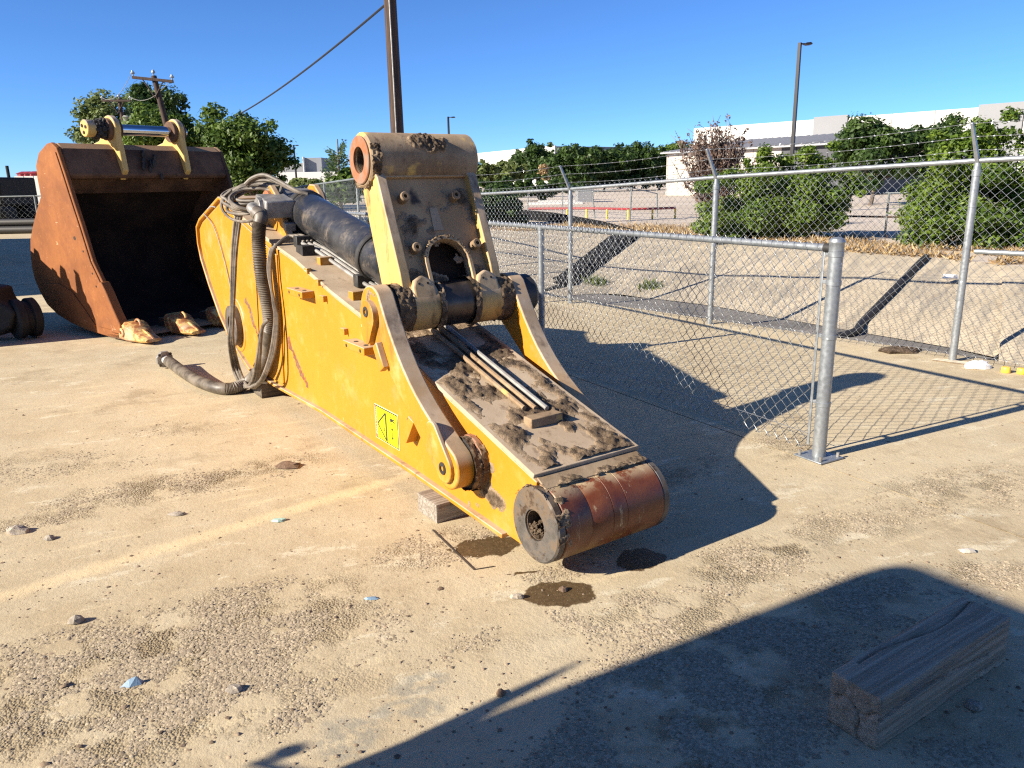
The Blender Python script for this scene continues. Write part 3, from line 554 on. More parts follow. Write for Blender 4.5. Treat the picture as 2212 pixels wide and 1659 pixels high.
MB(lambda x, y, z: LK(z, x, y)).prism(outl, .035, .05).build('link_web', M['linkinner'], st)
MB(lambda x, y, z: LK(z, x, y)).prism([(T0+.05, .1), (T0+.05, LL-.1), (T1-.05, LL-.1), (T1-.05, .1)], -.115, -.10).build('link_back', M['dkrust'], st)
ar2 = [(.432, .02)] + arch + [(.188, .02)]
MB(lambda x, y, z: LK(z, x, y)).strip(ar2[::-1], .034, .10, .022).build('arch_rim', M['linkinner'], st, .003)
MB().tubering(SF(P3[0], T0-.02, P3[1]), SF(P3[0], T1+.02, P3[1]), .142, .068, 48, .01).build('link_boss', M['linkboss'], st)
MB().tubering(SF(P3[0], -.015, P3[1]), SF(P3[0], T1, P3[1]), .0675, .062, 32, .002).build('bore_liner', M['mud'], st)
MB().tubering(SF(P3[0], T0-.032, P3[1]), SF(P3[0], T0-.019, P3[1]), .125, .069, 48, .004).build('boss_ring', M['rustring'], st)
MB(lambda x, y, z: LK(z, x, y)).strip([(T0+.05, LL-.13), (T1-.05, LL-.13)], .04, .075, .012).build('cross_weld', M['linkinner'], st, .004)
for t0, t1 in ((.035, .195), (.425, .585)): MB().tubering(SF(P2[0], t0, P2[1]), SF(P2[0], t1, P2[1]), .128, .06, 40, .008).build('link_boss', M['link'], st)
for t0 in (.055, .445):                     # shoe plates that run down over the lower bosses
    mb = MB(lambda x, y, z: LK(z, x, y)); mb.prism([(t0-.012, -.01), (t0+.125, -.01), (t0+.122, .07), (t0+.10, .112), (t0+.055, .135), (t0+.01, .112), (t0-.01, .07)], .07, .127); o_ = mb.build('link_shoe', M['link'], st, .014, seg=3)
    for dt in (.03, .08): MB().cyl(LK(.085, t0+dt, .122), LK(.085, t0+dt, .1285), .007, n=10).build('bolt_hole', M['blackmud'], o_)
for (t, u) in ((.135, .57), (.445, .57), (.135, .29), (.505, .29)):
    l = .06; MB().tubering(LK(u, t, .049), LK(u, t, .049+l), .026, .011, 20, .004).build('stud_boss', M['linkboss'], st)
MB(lambda x, y, z: LK(z, x, y)).prism([(.285, .39), (.345, .39), (.335, .52), (.29, .52)], .05, .056).build('part_tag', M['dusttop'], st)
mud_relief('link_mud', st, *cylf(P3, .1425), (.02, .60), (.1425*1.0, .1425*3.4), .005, 16, .34, .024, 3., lambda A, B: np.clip(gauss(A, .33, .17)*gauss(B, .1425*2.45, .075)*1.2, 0, 1))
mud_relief('link_mud', st, *cylf(P3, .1425), (-.022, .035), (.1425*2.6, .1425*6.), .004, 24, .45, .022, 5.)
mud_relief('link_mud', st, lambda A, B: np.array(S0) + (P2[0]+B*ux[0]+.0505*wx[0])[..., None]*sa + A[..., None]*sb + (P2[1]+B*ux[1]+.0505*wx[1])[..., None]*np.array([0, 0, 1.]), lambda A, B: np.zeros(A.shape)[..., None] + (wx[0]*sa + wx[1]*np.array([0, 0, 1.])), (.06, .55), (.05, .70), .006, 9, .60, .02, 8.)
mb = MB()
for i in range(60): x = RNG.uniform(.1, 3.0); rr2 = RNG.uniform(.122, .146); lump(mb, LK(.205+rr2*math.sin(x), .31+rr2*math.cos(x), .098), RNG.uniform(.003, .0075), i*7, (1, 1, 1), 6)
mb.build('rim_mud', M['mud'], st, smooth=60)['kind'] = 'stuff'
# greasy joints between link, rod eye and idlers
for t0, t1, r in ((-.065, .035, .118), (.195, .202, .133), (.418, .425, .133), (.585, .655, .12)): MB().tubering(SF(P2[0], t0, P2[1]), SF(P2[0], t1, P2[1]), r, .05, 40).build('joint_seal', M['blackmud'], st)
for t0, t1, r, sd_ in ((-.05, .045, .121, 1.), (.185, .222, .131, 2.), (.398, .436, .131, 3.), (.57, .66, .123, 4.)): mud_relief('joint_mud', st, *cylf(P2, r), (t0, t1), (r*.5, r*4.6), .004, 11, .36, .012, sd_*5, None)
MB().tubering(SF(P2[0], .203, P2[1]), SF(P2[0], .417, P2[1]), .122, .05, 44).build('rod_eye', M['dkrod'], st)
MB().cyl(SF(P2[0], -.17, P2[1]), SF(P2[0], .79, P2[1]), .055, n=24).build('link_pin', M['dkrod'], st)
MB().lathe(SF(P2[0], .735, P2[1]), SF(P2[0], .84, P2[1]), [(0, .115), (.08, .115), (.105, .095)], 36).build('pin_cap', M['black'], st)
# idler links
C1 = np.array((-.045, .37))
def capsule(c1, r1, c2, r2, n=12, waist=0., bow=0.):
    c1, c2 = np.array(c1), np.array(c2); d = c2-c1; L_ = np.linalg.norm(d); d = d/L_; ang = math.atan2(d[1], d[0]); off = math.acos((r1-r2)/L_)
    pts = [c1 + r1*np.array([math.cos(x), math.sin(x)]) for x in np.linspace(ang+off, ang+2*math.pi-off, n)]
    nn = np.array([-d[1], d[0]])
    fs_ = np.linspace(.15, .85, 9)
    for f in fs_: pts.append(c1 + d*L_*f - nn*((r1*(1-f)+r2*f)*(1-waist*math.sin(math.pi*f)) + bow*math.sin(math.pi*f)))
    pts += [c2 + r2*np.array([math.cos(x), math.sin(x)]) for x in np.linspace(ang-off, ang+off, n)]
    for f in fs_[::-1]: pts.append(c1 + d*L_*f + nn*((r1*(1-f)+r2*f)*(1-waist*math.sin(math.pi*f)) - bow*math.sin(math.pi*f)))
    return [tuple(p) for p in pts]
for t0, t1 in ((-.155, -.065), (.655, .745)):
    il = MB(SF).prism(capsule(C1, .106, P2, .132, 14, .42, .04), t0, t1).build('idler_link', M['idler'], st, .008)
    o_, i_ = (t0, -1) if t0 < 0 else (t1, 1)
    if t0 < 0:
        MB(SF).prism(capsule(P2+(-.01, -.02), .08, P2+(.02, -.12), .05, 10), o_-.03, o_+.002).build('pin_keeper', M['idler'], il, .006)
        MB(SF).prism([(.50, .74), (.55, .71), (.62, .83), (.575, .86)], o_-.035, o_+.002).build('stop_block', M['idler'], il, .006)
        MB(SF).prism(capsule(C1, .072, C1+(.10, .15), .05, 10), o_-.02, o_+.002).build('pin_keeper', M['idler'], il, .005)
        for c, r, dd in ((P2, .028, .034), (C1, .03, .024)): MB().tubering(SF(c[0], o_-dd-.001, c[1]), SF(c[0], o_-dd+.01, c[1]), r, r*.45, 20, .002).build('threaded_hole', M['blackmud'], il)
for t0, t1, r in ((-.065, -.035, .118), (-.035, .002, .128), (STW-.002, .62, .128), (.62, .655, .118)): MB().tubering(SF(C1[0], t0, C1[1]), SF(C1[0], t1, C1[1]), r, .04, 40, .008).build('spacer_ring', M['rustring'] if r > .12 else M['blackmud'], st)
mud_relief('idler_mud', st, *cylf(C1, .1195), (-.075, -.03), (.1195*.4, .1195*5.4), .004, 10, .36, .012, 6.)
mud_relief('idler_mud', st, *cylf(C1, .1295), (-.036, .0), (.1295*.4, .1295*5.4), .004, 9, .40, .010, 7.)
mud_relief('mud_splash', st, *planef(-.0005), (-.46, .12), (.09, .44), .005, 13, .53, .014, 2., lambda A, B: 1.08*gauss(A, -.20, .28)*gauss(B, .26, .24))
mud_relief('mud_splash', st, *planef(-.0005), (-.46, .30), (.09, .30), .005, 17, .62, .010, 12., lambda A, B: 1.08*gauss(A, -.05, .4)*gauss(B, .17, .16))
mud_relief('mud_splash', st, *planef(-.1555), (.50, .84), (.86, 1.14), .005, 14, .58, .010, 5., lambda A, B: gauss(A, .66, .16)*gauss(B, 1.06, .14)*1.1)
# hydraulic cylinder
E0 = np.array((3.06, 1.50)); TC = .31; cd = (P2-E0)/np.linalg.norm(P2-E0)
def CY(d, off=0., t=TC): p = E0 + cd*d + np.array([-cd[1], cd[0]])*off; return SF(p[0], t, p[1])
cyb = MB().lathe(CY(.16), CY(1.95), [(0, .12), (.02, .14), (.05, .147), (.16, .147), (.165, .143), (1.62, .143), (1.63, .152), (1.76, .152), (1.79, .13)], 48).build('cylinder_barrel', M['cyl'], st)
MB().tube([CY(d) for d in (1.9, 2.05, 2.25, 2.35)], .075, 24).build('cylinder_rod', M['chrome'], st)
mb = MB(); mb.tubering(CY(0, 0, TC-.11), CY(0, 0, TC+.11), .115, .05, 32); mb.build('cylinder_eye', M['grsteel'], st)
MB(lambda x, y, z: CY(x, z, y)).box(.02, .22, TC-.10, TC+.10, -.09, .09).build('cylinder_neck', M['cyl'], st, .02)
for d in (.24, 1.5): MB().tubering(CY(d), CY(d+.045), .158, .14, 40).build('barrel_band', M['black'], cyb)
MB(lambda x, y, z: CY(x, z, y)).box(.30, .36, TC-.20, TC-.12, .06, .12).build('band_lug', M['grsteel'], cyb, .006)
MB(lambda x, y, z: CY(x, z, y)).box(.75, .95, TC+.12, TC+.19, -.02, .05).build('port_block', M['black'], cyb, .015)
# lugs that carry the cylinder
lug = [(2.62, 1.19), (3.40, 1.38), (3.28, 1.50), (3.20, 1.60), (3.12, 1.645), (3.02, 1.64), (2.93, 1.58), (2.82, 1.42)]
for t0 in (.115, .455):
    lo_ = MB(SF).prism(lug, t0, t0+.045).build('cylinder_lug', M['idler'], st, .008)
    MB().tubering(SF(E0[0], t0-.03, E0[1]), SF(E0[0], t0+.075, E0[1]), .105, .04, 32).build('lug_boss', M['rustring'], lo_)
# port block with elbow and the big hose
pbk = MB(lambda x, y, z: CY(x, z, y)).box(.08, .33, -.02, .20, -.10, .03); pbk.build('port_block', M['grsteel'], st, .012)
fl_ = CY(.22, -.03, -.022); MB().cyl(CY(.22, -.03, -.05), CY(.22, -.03, -.018), .075, n=8).build('hose_flange', M['grsteel'], st, .004)
hp = [fl_, CY(.22, -.03, -.09), ay(563, 468, 5.66), ay(560, 490, 5.64), ay(559, 530, 5.62), ay(566, 600, 5.62), ay(576, 650, 5.62), ay(583, 700, 5.64), ay(579, 750, 5.72), ay(566, 790, 5.84), gp(540, 822, .085), gp(505, 838, .052), gp(470, 838, .052), gp(430, 824, .055), gp(395, 803, .06), gp(368, 783, .075), gp(356, 776, .085)]
hs = spline(hp, 420); MB().tube(hs[:44], .036, 16).build('hose_elbow', M['tube'], st)
rr_ = np.full(420, .05); ii = np.arange(420); corr = ((ii > 70) & (ii < 190)) | ((ii > 215) & (ii < 300)); rr_ = rr_ + corr*np.where(ii % 2 == 0, .0015, -.0055) + (~corr)*.0; rr_[44:52] = .054
bh = MB().tube(hs[40:400], rr_[40:400], 18).build('suction_hose', M['bighose'], st, smooth=25)
MB().tube(hs[396:], .04, 16).build('hose_ferrule', simple('white_plated_ferrule', (.62, .60, .56), .4, .3), st)
hd = hs[-1]-hs[-6]; hd /= np.linalg.norm(hd); he = np.cross(hd, [0, 0, 1.]); he /= np.linalg.norm(he); hg = np.cross(he, hd)
fl = MB(lambda x, y, z: hs[-1] + he*x + hd*y + hg*z).prism([(.08*math.cos(x)*(1 if i % 2 else .96), .08*math.sin(x)) for i, x in enumerate(np.linspace(.39, .39+2*math.pi, 9)[:-1])], -.012, .022).build('end_flange', M['grsteel'], st, .004)
for x, z in ((.05, .05), (-.05, .05), (.05, -.05), (-.05, -.05)): MB().cyl(hs[-1]+he*x+hg*z-hd*.022, hs[-1]+he*x+hg*z-hd*.011, .013, n=6).build('bolt', M['dkrod'], fl)
# coil of thin hoses on the heel
for i in range(9):
    cx, cy = 546+RNG.normal(0, 5), 424+i*2.2-8+RNG.normal(0, 2); rx, ry, ro = 54+RNG.normal(0, 6), 19+RNG.normal(0, 4)+i*.6, R(-13+RNG.normal(0, 5)); Y = 6.02+RNG.normal(0, .03); pts = []
    for a_ in np.linspace(0, 2*math.pi, 14)[:-1]:
        x, y = rx*math.cos(a_)*(1+.12*RNG.normal()*.5), ry*math.sin(a_); q = ay(cx+x*math.cos(ro)-y*math.sin(ro), cy+x*math.sin(ro)+y*math.cos(ro), Y+.10*math.sin(a_)*-1+RNG.normal(0, .01)); pts.append(q)
    pts.append(pts[0]); MB().tube(spline(pts, 64), .0125, 8).build('coiled_hose', M['hose'], st)
def hose(pts, r=.0125, n=70, name='thin_hose', mat=None): return MB().tube(spline(pts, n), r, 8).build(name, mat or M['hose'], st)
hose([ay(530, 398, 6.02), ay(545, 385, 6.0), ay(570, 378, 5.95), ay(600, 390, 5.9), ay(640, 412, 5.85), ay(665, 420, 5.85)], .015)
hose([ay(533, 402, 6.05), ay(550, 388, 6.03), ay(572, 383, 5.98), ay(600, 395, 5.93), ay(640, 415, 5.9)], .012)
hose([ay(600, 428, 5.92), ay(575, 455, 5.86), ay(540, 477, 5.88), ay(505, 475, 5.98), ay(482, 455, 6.02), ay(480, 430, 6.05), ay(500, 410, 6.05)], .011)
for i, (dx, dd) in enumerate(((0, 0), (6, .03), (11, .05))):
    hose([ay(515+dx, 452, 6.0-dd), ay(508+dx, 475, 5.98), ay(502+dx*.8, 540, 5.98), ay(500+dx*.6, 620, 6.0), ay(499+dx*.4, 690, 6.03), ay(495+dx*.8, 740, 6.06), gp(505+dx*1.2, 800, .13), gp(525+dx, 835, .05+.02*i), gp(545+dx, 822, .16), ay(556+dx*.5, 770, 5.62), ay(566, 710, 5.56), ay(580, 690, 5.54)], .0125, 110)
for i, dt in enumerate((0, .03, .06)):
    hose([SF(2.47, .15+dt, 1.245), SF(2.62, .10+dt, 1.285), ay(600-i*4, 527+i*3, 5.58), ay(588-i*3, 545+i*3, 5.56), ay(584-i*2, 590, 5.56), ay(590+i, 650, 5.55), ay(594+i*3, 690, 5.55), ay(585+i*4, 760, 5.55), ay(566+i*3, 815, 5.62), gp(545+i*3, 838, .06)], .0115, 90)
hose([ay(449, 452, 6.62), ay(456, 446, 6.60), ay(466, 448, 6.55)], .005, 12, 'thin_wire', M['tube'])
hose([SF(4.55, -.035, 1.41), SF(4.25, -.025, 1.28), SF(4.02, -.02, .95), SF(3.93, -.02, .72), SF(3.82, -.02, .62)], .005, 40, 'thin_wire', M['grsteel'])

# ------------------------------------------------------------------ bucket
bk = thing('excavator_bucket', 'huge rusty orange excavator bucket standing open on the concrete behind the stick', 'excavator bucket', K0)
BACK = [(-.757, 2.146), (-.98, 2.056), (-1.10, 1.92), (-1.118, 1.781), (-1.105, 1.574), (-1.28, 1.41), (-1.447, 1.227), (-1.57, 1.07), (-1.63, .90), (-1.655, .74), (-1.633, .583), (-1.55, .44), (-1.417, .30), (-1.18, .19), (-.882, .12), (-.5, .065), (0, .035), (.24, .035)]
FRONT = [(.31, .09), (.30, .20), (.213, .341), (.085, .56), (-.128, .872), (-.246, 1.246), (-.349, 1.535), (-.442, 1.817), (-.548, 2.094), (-.66, 2.155)]
BW = 2.08
for t0 in (0, BW-.05):
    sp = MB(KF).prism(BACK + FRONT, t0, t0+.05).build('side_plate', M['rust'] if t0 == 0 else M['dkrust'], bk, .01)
    if t0 == 0:
        MB(KF).prism([(-1.03, 1.55), (-.80, 1.12), (-.58, .76), (-.36, .44), (-.20, .14), (.20, .12), (.26, .21), (.185, .335), (.055, .55), (-.158, .87), (-.276, 1.24), (-.379, 1.53), (-.472, 1.81), (-.56, 2.05), (-.95, 1.85)], -.016, .002).build('wear_plate', M['rust'], sp, .006)
        MB(KF).prism([(-1.36, .36), (-1.18, .255), (-.882, .185), (-.5, .13), (-.30, .115), (-.28, .15), (-.45, .30), (-.7, .50), (-1.0, .58), (-1.3, .56)], -.014, .002).build('wear_plate', M['rust'], sp, .006)
        for (s, z) in ((-.42, 1.12), (-.27, .98), (-.14, .74), (-.10, .60)): MB().cyl(KF(s, -.019, z), KF(s, -.012, z), .022 if s < -.4 else .012, n=12).build('bolt_hole', M['blackmud'], sp)
        MB(KF).prism([(.10, .10), (.31, .10), (.315, .21), (.225, .345), (.10, .565), (.03, .66), (-.06, .62), (-.02, .50), (.06, .42), (.07, .28)], -.03, .075).build('side_cutter', M['rust'], sp, .012)
MB(KF).strip(BACK, .045, BW-.045, .035).build('shell', M['shaderust'], bk)
MB(KF).prism([(-.47, 1.765), (-.435, 1.80), (-.542, 2.09), (-.64, 2.15), (-.78, 2.13), (-.78, 2.0), (-.64, 1.75)], .048, BW-.048).build('top_beam', M['dkrust'], bk, .02)
MB(KF).strip([(-1.06, 1.62), (-.80, 1.60), (-.62, 1.76)], .05, BW-.05, .03).build('inner_plate', M['dkrust'], bk)
MB(KF).prism([(-.05, .03), (.32, .03), (.37, .05), (.30, .085), (-.05, .075)], .0, BW).build('cutting_lip', M['dkrust'], bk, .006)
PS, PZ = -.60, 2.315
for t0 in (.64, 1.44):
    circ = [(PS+.155*math.cos(x), PZ+.155*math.sin(x)) for x in np.linspace(R(-25), R(190), 16)]
    ear = MB(KF).prism([(-.50, 1.74), (-.40, 1.85)] + [(-.43, 2.08)] + circ + [(-.86, 2.20), (-1.02, 2.17), (-1.12, 2.06), (-1.0, 2.0), (-.6, 2.10)], t0, t0+.07).build('hanger_ear', M['ear'], bk, .012)
    MB().tubering(KF(PS, t0-.05, PZ), KF(PS, t0+.11, PZ), .125, .05, 36).build('ear_boss', M['dkrust'], ear)
MB().cyl(KF(PS, .42, PZ), KF(PS, 1.60, PZ), .062, n=32).build('bucket_pin', M['chrome'], bk)
cap = MB().lathe(KF(PS, .36, PZ), KF(PS, .46, PZ), [(0, .088), (.008, .095), (.09, .095), (.1, .09)], 32).build('pin_cap', M['ear'], bk)
for x in (.3, 2.4, 4.5): MB().cyl(KF(PS+.045*math.cos(x), .352, PZ+.045*math.sin(x)), KF(PS+.045*math.cos(x), .362, PZ+.045*math.sin(x)), .019, n=12).build('bolt', M['dkrod'], cap)
mb = MB()
for i in range(90): x = RNG.uniform(0, 6.28); lump(mb, KF(PS+.095*math.cos(x), RNG.uniform(.46, .60), PZ+.095*math.sin(x)), RNG.uniform(.012, .032), i, n=7)
mb.cyl(KF(PS, .455, PZ), KF(PS, .60, PZ), .09); mb.build('grease_ring', M['blackmud'], bk, smooth=50)
mb = MB()
for i in range(14): dz_ = RNG.normal(0, .05); lump(mb, KF(-.485-dz_*.37+.006, 1.05+RNG.normal(0, .05), 1.93+dz_), RNG.uniform(.02, .05), i, (.25, 1.2, 1.3), 8)
mb.build('grease_blot', M['blackmud'], bk, smooth=60)['kind'] = 'stuff'
for t in (.12, .66, 1.20, 1.74):
    TF = lambda x, y, z, t=t: KF(x, t+y, z)
    ad = MB(TF).add([(.02, -.10, .03), (.02, .10, .03), (.02, .09, .17), (.02, -.09, .17), (.34, -.10, .04), (.34, .10, .04), (.34, .09, .215), (.34, -.09, .215)], [(0,3,2,1),(4,5,6,7),(0,1,5,4),(1,2,6,5),(2,3,7,6),(3,0,4,7)]).build('tooth_adapter', M['dkrust'], bk, .015)
    prof = [(.22, .125, .03, .235), (.36, .135, .02, .225), (.46, .11, .02, .175), (.58, .10, .022, .11), (.70, .09, .03, .065)]; mb = MB(TF); V = []
    for (x, hw_, zl, zh) in prof: V += [(x, -hw_, zl+.02), (x, -hw_*.8, zl), (x, hw_*.8, zl), (x, hw_, zl+.02), (x, hw_, zh-.03 if zh > .1 else zh-.01), (x, hw_*.7, zh), (x, -hw_*.7, zh), (x, -hw_, zh-.03 if zh > .1 else zh-.01)]
    V = [(x, y, max(z, .012)) for x, y, z in V]; mb.add(V, [(8*i+j_, 8*i+(j_+1) % 8, 8*(i+1)+(j_+1) % 8, 8*(i+1)+j_) for i in range(4) for j_ in range(8)] + [tuple(range(8))[::-1], tuple(range(32, 40))]); tp = mb.build('tooth_tip', M['tooth'], bk, .01)
    lp = [KF(.40+.055*math.cos(x), t+.01, .19+.06*math.sin(x)) for x in np.linspace(0, math.pi, 9)]; MB().tube(lp, .014, 8).build('lifting_eye', M['tooth'], tp)
    MB().tubering(KF(.31, t-.150, .12), KF(.31, t-.11, .12), .05, .02, 18).build('retainer', M['tooth'], tp)
    MB(TF).prism([(.50, .14), (.70, .062), (.705, .07), (.66, .10), (.52, .155)], -.012, .012).build('tooth_rib', M['tooth'], tp, .004)

# ------------------------------------------------------------------ timbers
def timber(name, label, cat, F, lx, ly, lz, mat, seed, cracks=(), res_=.012, rough_=.006, taper=None):
    # a squared timber: surface grid pushed in and out for saw marks, splits and worn arrises
    nx, ny, nz = max(2, int(lx/res_)), max(2, int(ly/res_)), max(2, int(lz/res_)); bm = bmesh.new(); bmesh.ops.create_cube(bm, size=1)
    bm.free(); V = {}; faces = []; P = []
    def vid(i, j, k_):
        key = (i, j, k_)
        if key not in V: V[key] = len(P); P.append((i/nx, j/ny, k_/nz))
        return V[key]
    for i in range(nx):
        for j in range(ny):
            faces.append((vid(i,j,0), vid(i,j+1,0), vid(i+1,j+1,0), vid(i+1,j,0))); faces.append((vid(i,j,nz), vid(i+1,j,nz), vid(i+1,j+1,nz), vid(i,j+1,nz)))
        for k_ in range(nz):
            faces.append((vid(i,0,k_), vid(i+1,0,k_), vid(i+1,0,k_+1), vid(i,0,k_+1))); faces.append((vid(i,ny,k_), vid(i,ny,k_+1), vid(i+1,ny,k_+1), vid(i+1,ny,k_)))
    for j in range(ny):
        for k_ in range(nz):
            faces.append((vid(0,j,k_), vid(0,j,k_+1), vid(0,j+1,k_+1), vid(0,j+1,k_))); faces.append((vid(nx,j,k_), vid(nx,j+1,k_), vid(nx,j+1,k_+1), vid(nx,j,k_+1)))
    P = np.array(P); X = (P - (0, .5, 0))*np.array([lx, ly, lz]); x, y, z = X.T
    dist = np.stack([np.minimum(P[:, 0], 1-P[:, 0])*lx, np.minimum(P[:, 1], 1-P[:, 1])*ly, np.minimum(P[:, 2], 1-P[:, 2])*lz]); so = np.sort(dist, 0)
    cen = np.array([lx/2, 0, lz/2]); N = np.stack([np.sign(P[:, 0]-.5)*(dist[0] < 1e-6), np.sign(P[:, 1]-.5)*(dist[1] < 1e-6), np.sign(P[:, 2]-.5)*(dist[2] < 1e-6)], 1); ln = np.maximum(1, np.linalg.norm(N, axis=1)); N /= ln[:, None]
    d = (fbm(x*6+seed, y*55, z*55+seed, 4)-.5)*rough_*2 - .006*np.clip(1-so[1]/.008, 0, 1)*fbm(x*14+seed, y*9, z*9)
    for cf in cracks: d -= cf(x, y, z)
    Q = X + N*d[:, None]; Q[:, 2] = np.where(P[:, 2] == 0, np.maximum(Q[:, 2], 0.001), Q[:, 2])
    W_ = np.array([F(*q) for q in Q]); o = fast_mesh(name, W_, faces, mat, None, None, True); o.data.set_sharp_from_angle(angle=R(50)); return tag(o, label, cat)
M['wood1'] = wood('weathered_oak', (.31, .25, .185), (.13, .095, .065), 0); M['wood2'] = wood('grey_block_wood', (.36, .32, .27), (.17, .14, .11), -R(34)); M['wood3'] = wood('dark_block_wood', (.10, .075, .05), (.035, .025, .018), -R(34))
tb0, tb1 = gp(1787, 1574)[:2], gp(1892, 1624)[:2]; tfar = gp(2171, 1430)[:2]
tdir = (tfar-tb1)/np.linalg.norm(tfar-tb1); tnor = np.array([-tdir[1], tdir[0]]); tl = float(np.linalg.norm(tfar-tb1)); tw = .165
def TB(x, y, z): p = tb1 + tdir*x + tnor*(y+tw/2); return np.array([p[0], p[1], z])
mw = Mat('weathered_oak_beam'); ang = -math.atan2(tdir[1], tdir[0])
M['wood1'] = wood('weathered_oak_beam', (.47, .355, .25), (.27, .195, .13), ang)
crk = [lambda x, y, z: .045*np.exp(-((z-.098-.02*np.sin(x*7)+.05*(x < .0))/.0055)**2)*(y < -.08)*np.clip(1-x*1.1, .15, 1)*(x < .62),
       lambda x, y, z: .013*np.exp(-((z-.10-.25*(y)**2*3-.06*np.abs(y)-.012*np.sin(y*60))/.0045)**2)*(x < .001),
       lambda x, y, z: .012*np.exp(-((y+.008-.2*(z-.09)-.006*np.sin(z*70))/.0042)**2)*(x < .001)*(z < .10),
       lambda x, y, z: .012*np.exp(-((y-.045-.02*np.sin(x*9))/.005)**2)*(z > .16)*(x > .1),
       lambda x, y, z: .014*np.exp(-((z-.135-.03*x)/.005)**2)*(y < -.08)*(x > .15),
       lambda x, y, z: .022*np.clip(fbm(x*9, z*20, 4.)-.52, 0, 1)*6*(y < -.08)*np.clip(x-.25, 0, 1)*np.clip(1-z/.12, 0, 1)]
timber('wooden_timber', 'thick weathered split timber lying in the shadow at lower right', 'timber', TB, tl, tw, .175, M['wood1'], 3., crk, .0052, .004)
timber('wooden_block', 'short grey wooden block under the tip of the stick', 'wood block', lambda x, y, z: SF(.26+y, -.11+x, z), .80, .20, .102, M['wood2'], 9., (), .014, .003)
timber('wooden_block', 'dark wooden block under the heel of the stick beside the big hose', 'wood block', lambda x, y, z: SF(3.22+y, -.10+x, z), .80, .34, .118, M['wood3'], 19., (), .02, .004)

# ------------------------------------------------------------------ litter on the slab
M['blue'] = simple('pale_blue_paper', (.20, .30, .40), .6, 0, .15, 30, .3); M['teal'] = simple('faded_green_foil', (.35, .50, .42), .5, 0, .3, 40, .3); M['stone'] = simple('grey_stone', (.33, .28, .22), .9, 0, .35, 40, .6); M['chipw'] = simple('brown_wood_chip', (.16, .10, .06), .85, 0, .4, 60, .6); M['white'] = simple('white_plastic', (.80, .79, .76), .5, 0, .1, 20, .3); M['cup'] = simple('yellow_plastic', (.80, .50, .06), .45, 0, .15, 20, .1)
M['pale'] = simple('pale_limestone', (.50, .45, .38), .9, 0, .2, 30, .4)
def litter(name, label, cat, c, r, sq, mat, seed, n=8):
    mb = MB(); lump(mb, np.array([c[0], c[1], c[2] + r*sq[2]*.35]), r*1.25, seed, sq, n)
    V = np.array(mb.v); V[:, :2] += RNG.normal(0, r*.10, (len(V), 2)); V[:, 2] += RNG.normal(0, r*sq[2]*.12, len(V)); V[:, 2] = np.maximum(V[:, 2], c[2]+.001); n0 = n; V[:n0] = V[:n0].mean(0); V[-n0:] = V[-n0:].mean(0)
    V[:, 0] = np.where(False, 0, V[:, 0]); mb.v = [v for v in V]; return tag(mb.build(name, mat, smooth=0), label, cat)
c = gp(287, 1478); mb = MB(lambda x, y, z: np.array([c[0]+x, c[1]+y, z])); mb.add([(-.034, -.02, .002), (.0, -.024, .004), (.032, -.004, .002), (.026, .018, .002), (-.014, .022, .003), (-.010, -.004, .022), (.013, .005, .028)], [(0,1,5), (1,6,5), (1,2,6), (2,3,6), (3,4,5,6), (4,0,5)]); tag(mb.build('paper_scrap', M['blue'], smooth=0), 'crumpled pale blue paper scrap on the gravelly mud', 'paper scrap')
litter('foil_scrap', 'small faded green scrap on the bare dust', 'scrap', gp(603, 1125), .024, (1.3, .8, .35), M['teal'], 3.)
litter('plastic_chip', 'tiny turquoise plastic chip on the bare dust', 'scrap', gp(803, 1294), .016, (1.5, .6, .4), M['blue'], 5.)
litter('wood_chip', 'brown bark chip on the concrete beside the yellow stick', 'wood chip', gp(622, 1008), .055, (1.1, .7, .32), M['chipw'], 7.)
litter('mud_clod', 'broken grey mud clod near the left edge of the yard', 'mud clod', gp(38, 1150), .036, (1.3, .8, .6), M['stone'], 9., 10)
litter('stone', 'pale stone left of the round wet patch', 'stone', gp(1118, 1292), .018, (1.3, .8, .7), M['stone'], 12.)
litter('stone', 'brown stone on the bare dust right of the blue paper scrap', 'stone', gp(505, 1492), .02, (1.2, .9, .7), M['stone'], 14.)
litter('stone', 'dark stone below the broken mud clod', 'stone', gp(107, 1165), .022, (1.1, .8, .6), M['stone'], 16.)
litter('stone', 'pebble in the gravelly mud above the blue paper scrap', 'stone', gp(165, 1345), .022, (1.1, .9, .8), M['stone'], 18.)
litter('stone', 'flat stone on the pale tyre streak', 'stone', gp(383, 1112), .026, (1.4, .8, .35), M['stone'], 21.)
litter('stone', 'dark lump at the edge of the long shadow', 'stone', gp(1083, 1500), .013, (1, 1, .8), M['chipw'], 23.)
litter('stone', 'pale stone on gravel above the big shadow at right', 'stone', gp(2090, 1192), .022, (1.4, .7, .5), M['pale'], 25.)
litter('stone', 'stone on the shaded concrete beside the split timber', 'stone', gp(2103, 1528), .022, (1, .8, .6), M['stone'], 27.)
litter('mud_clod', 'dark clod in the middle of the round wet patch', 'mud clod', gp(1216, 1276), .014, (1.2, 1, .8), M['chipw'], 29.)
for (u, v, lab, sd_) in ((425, 715, 'clod', 0),): pass
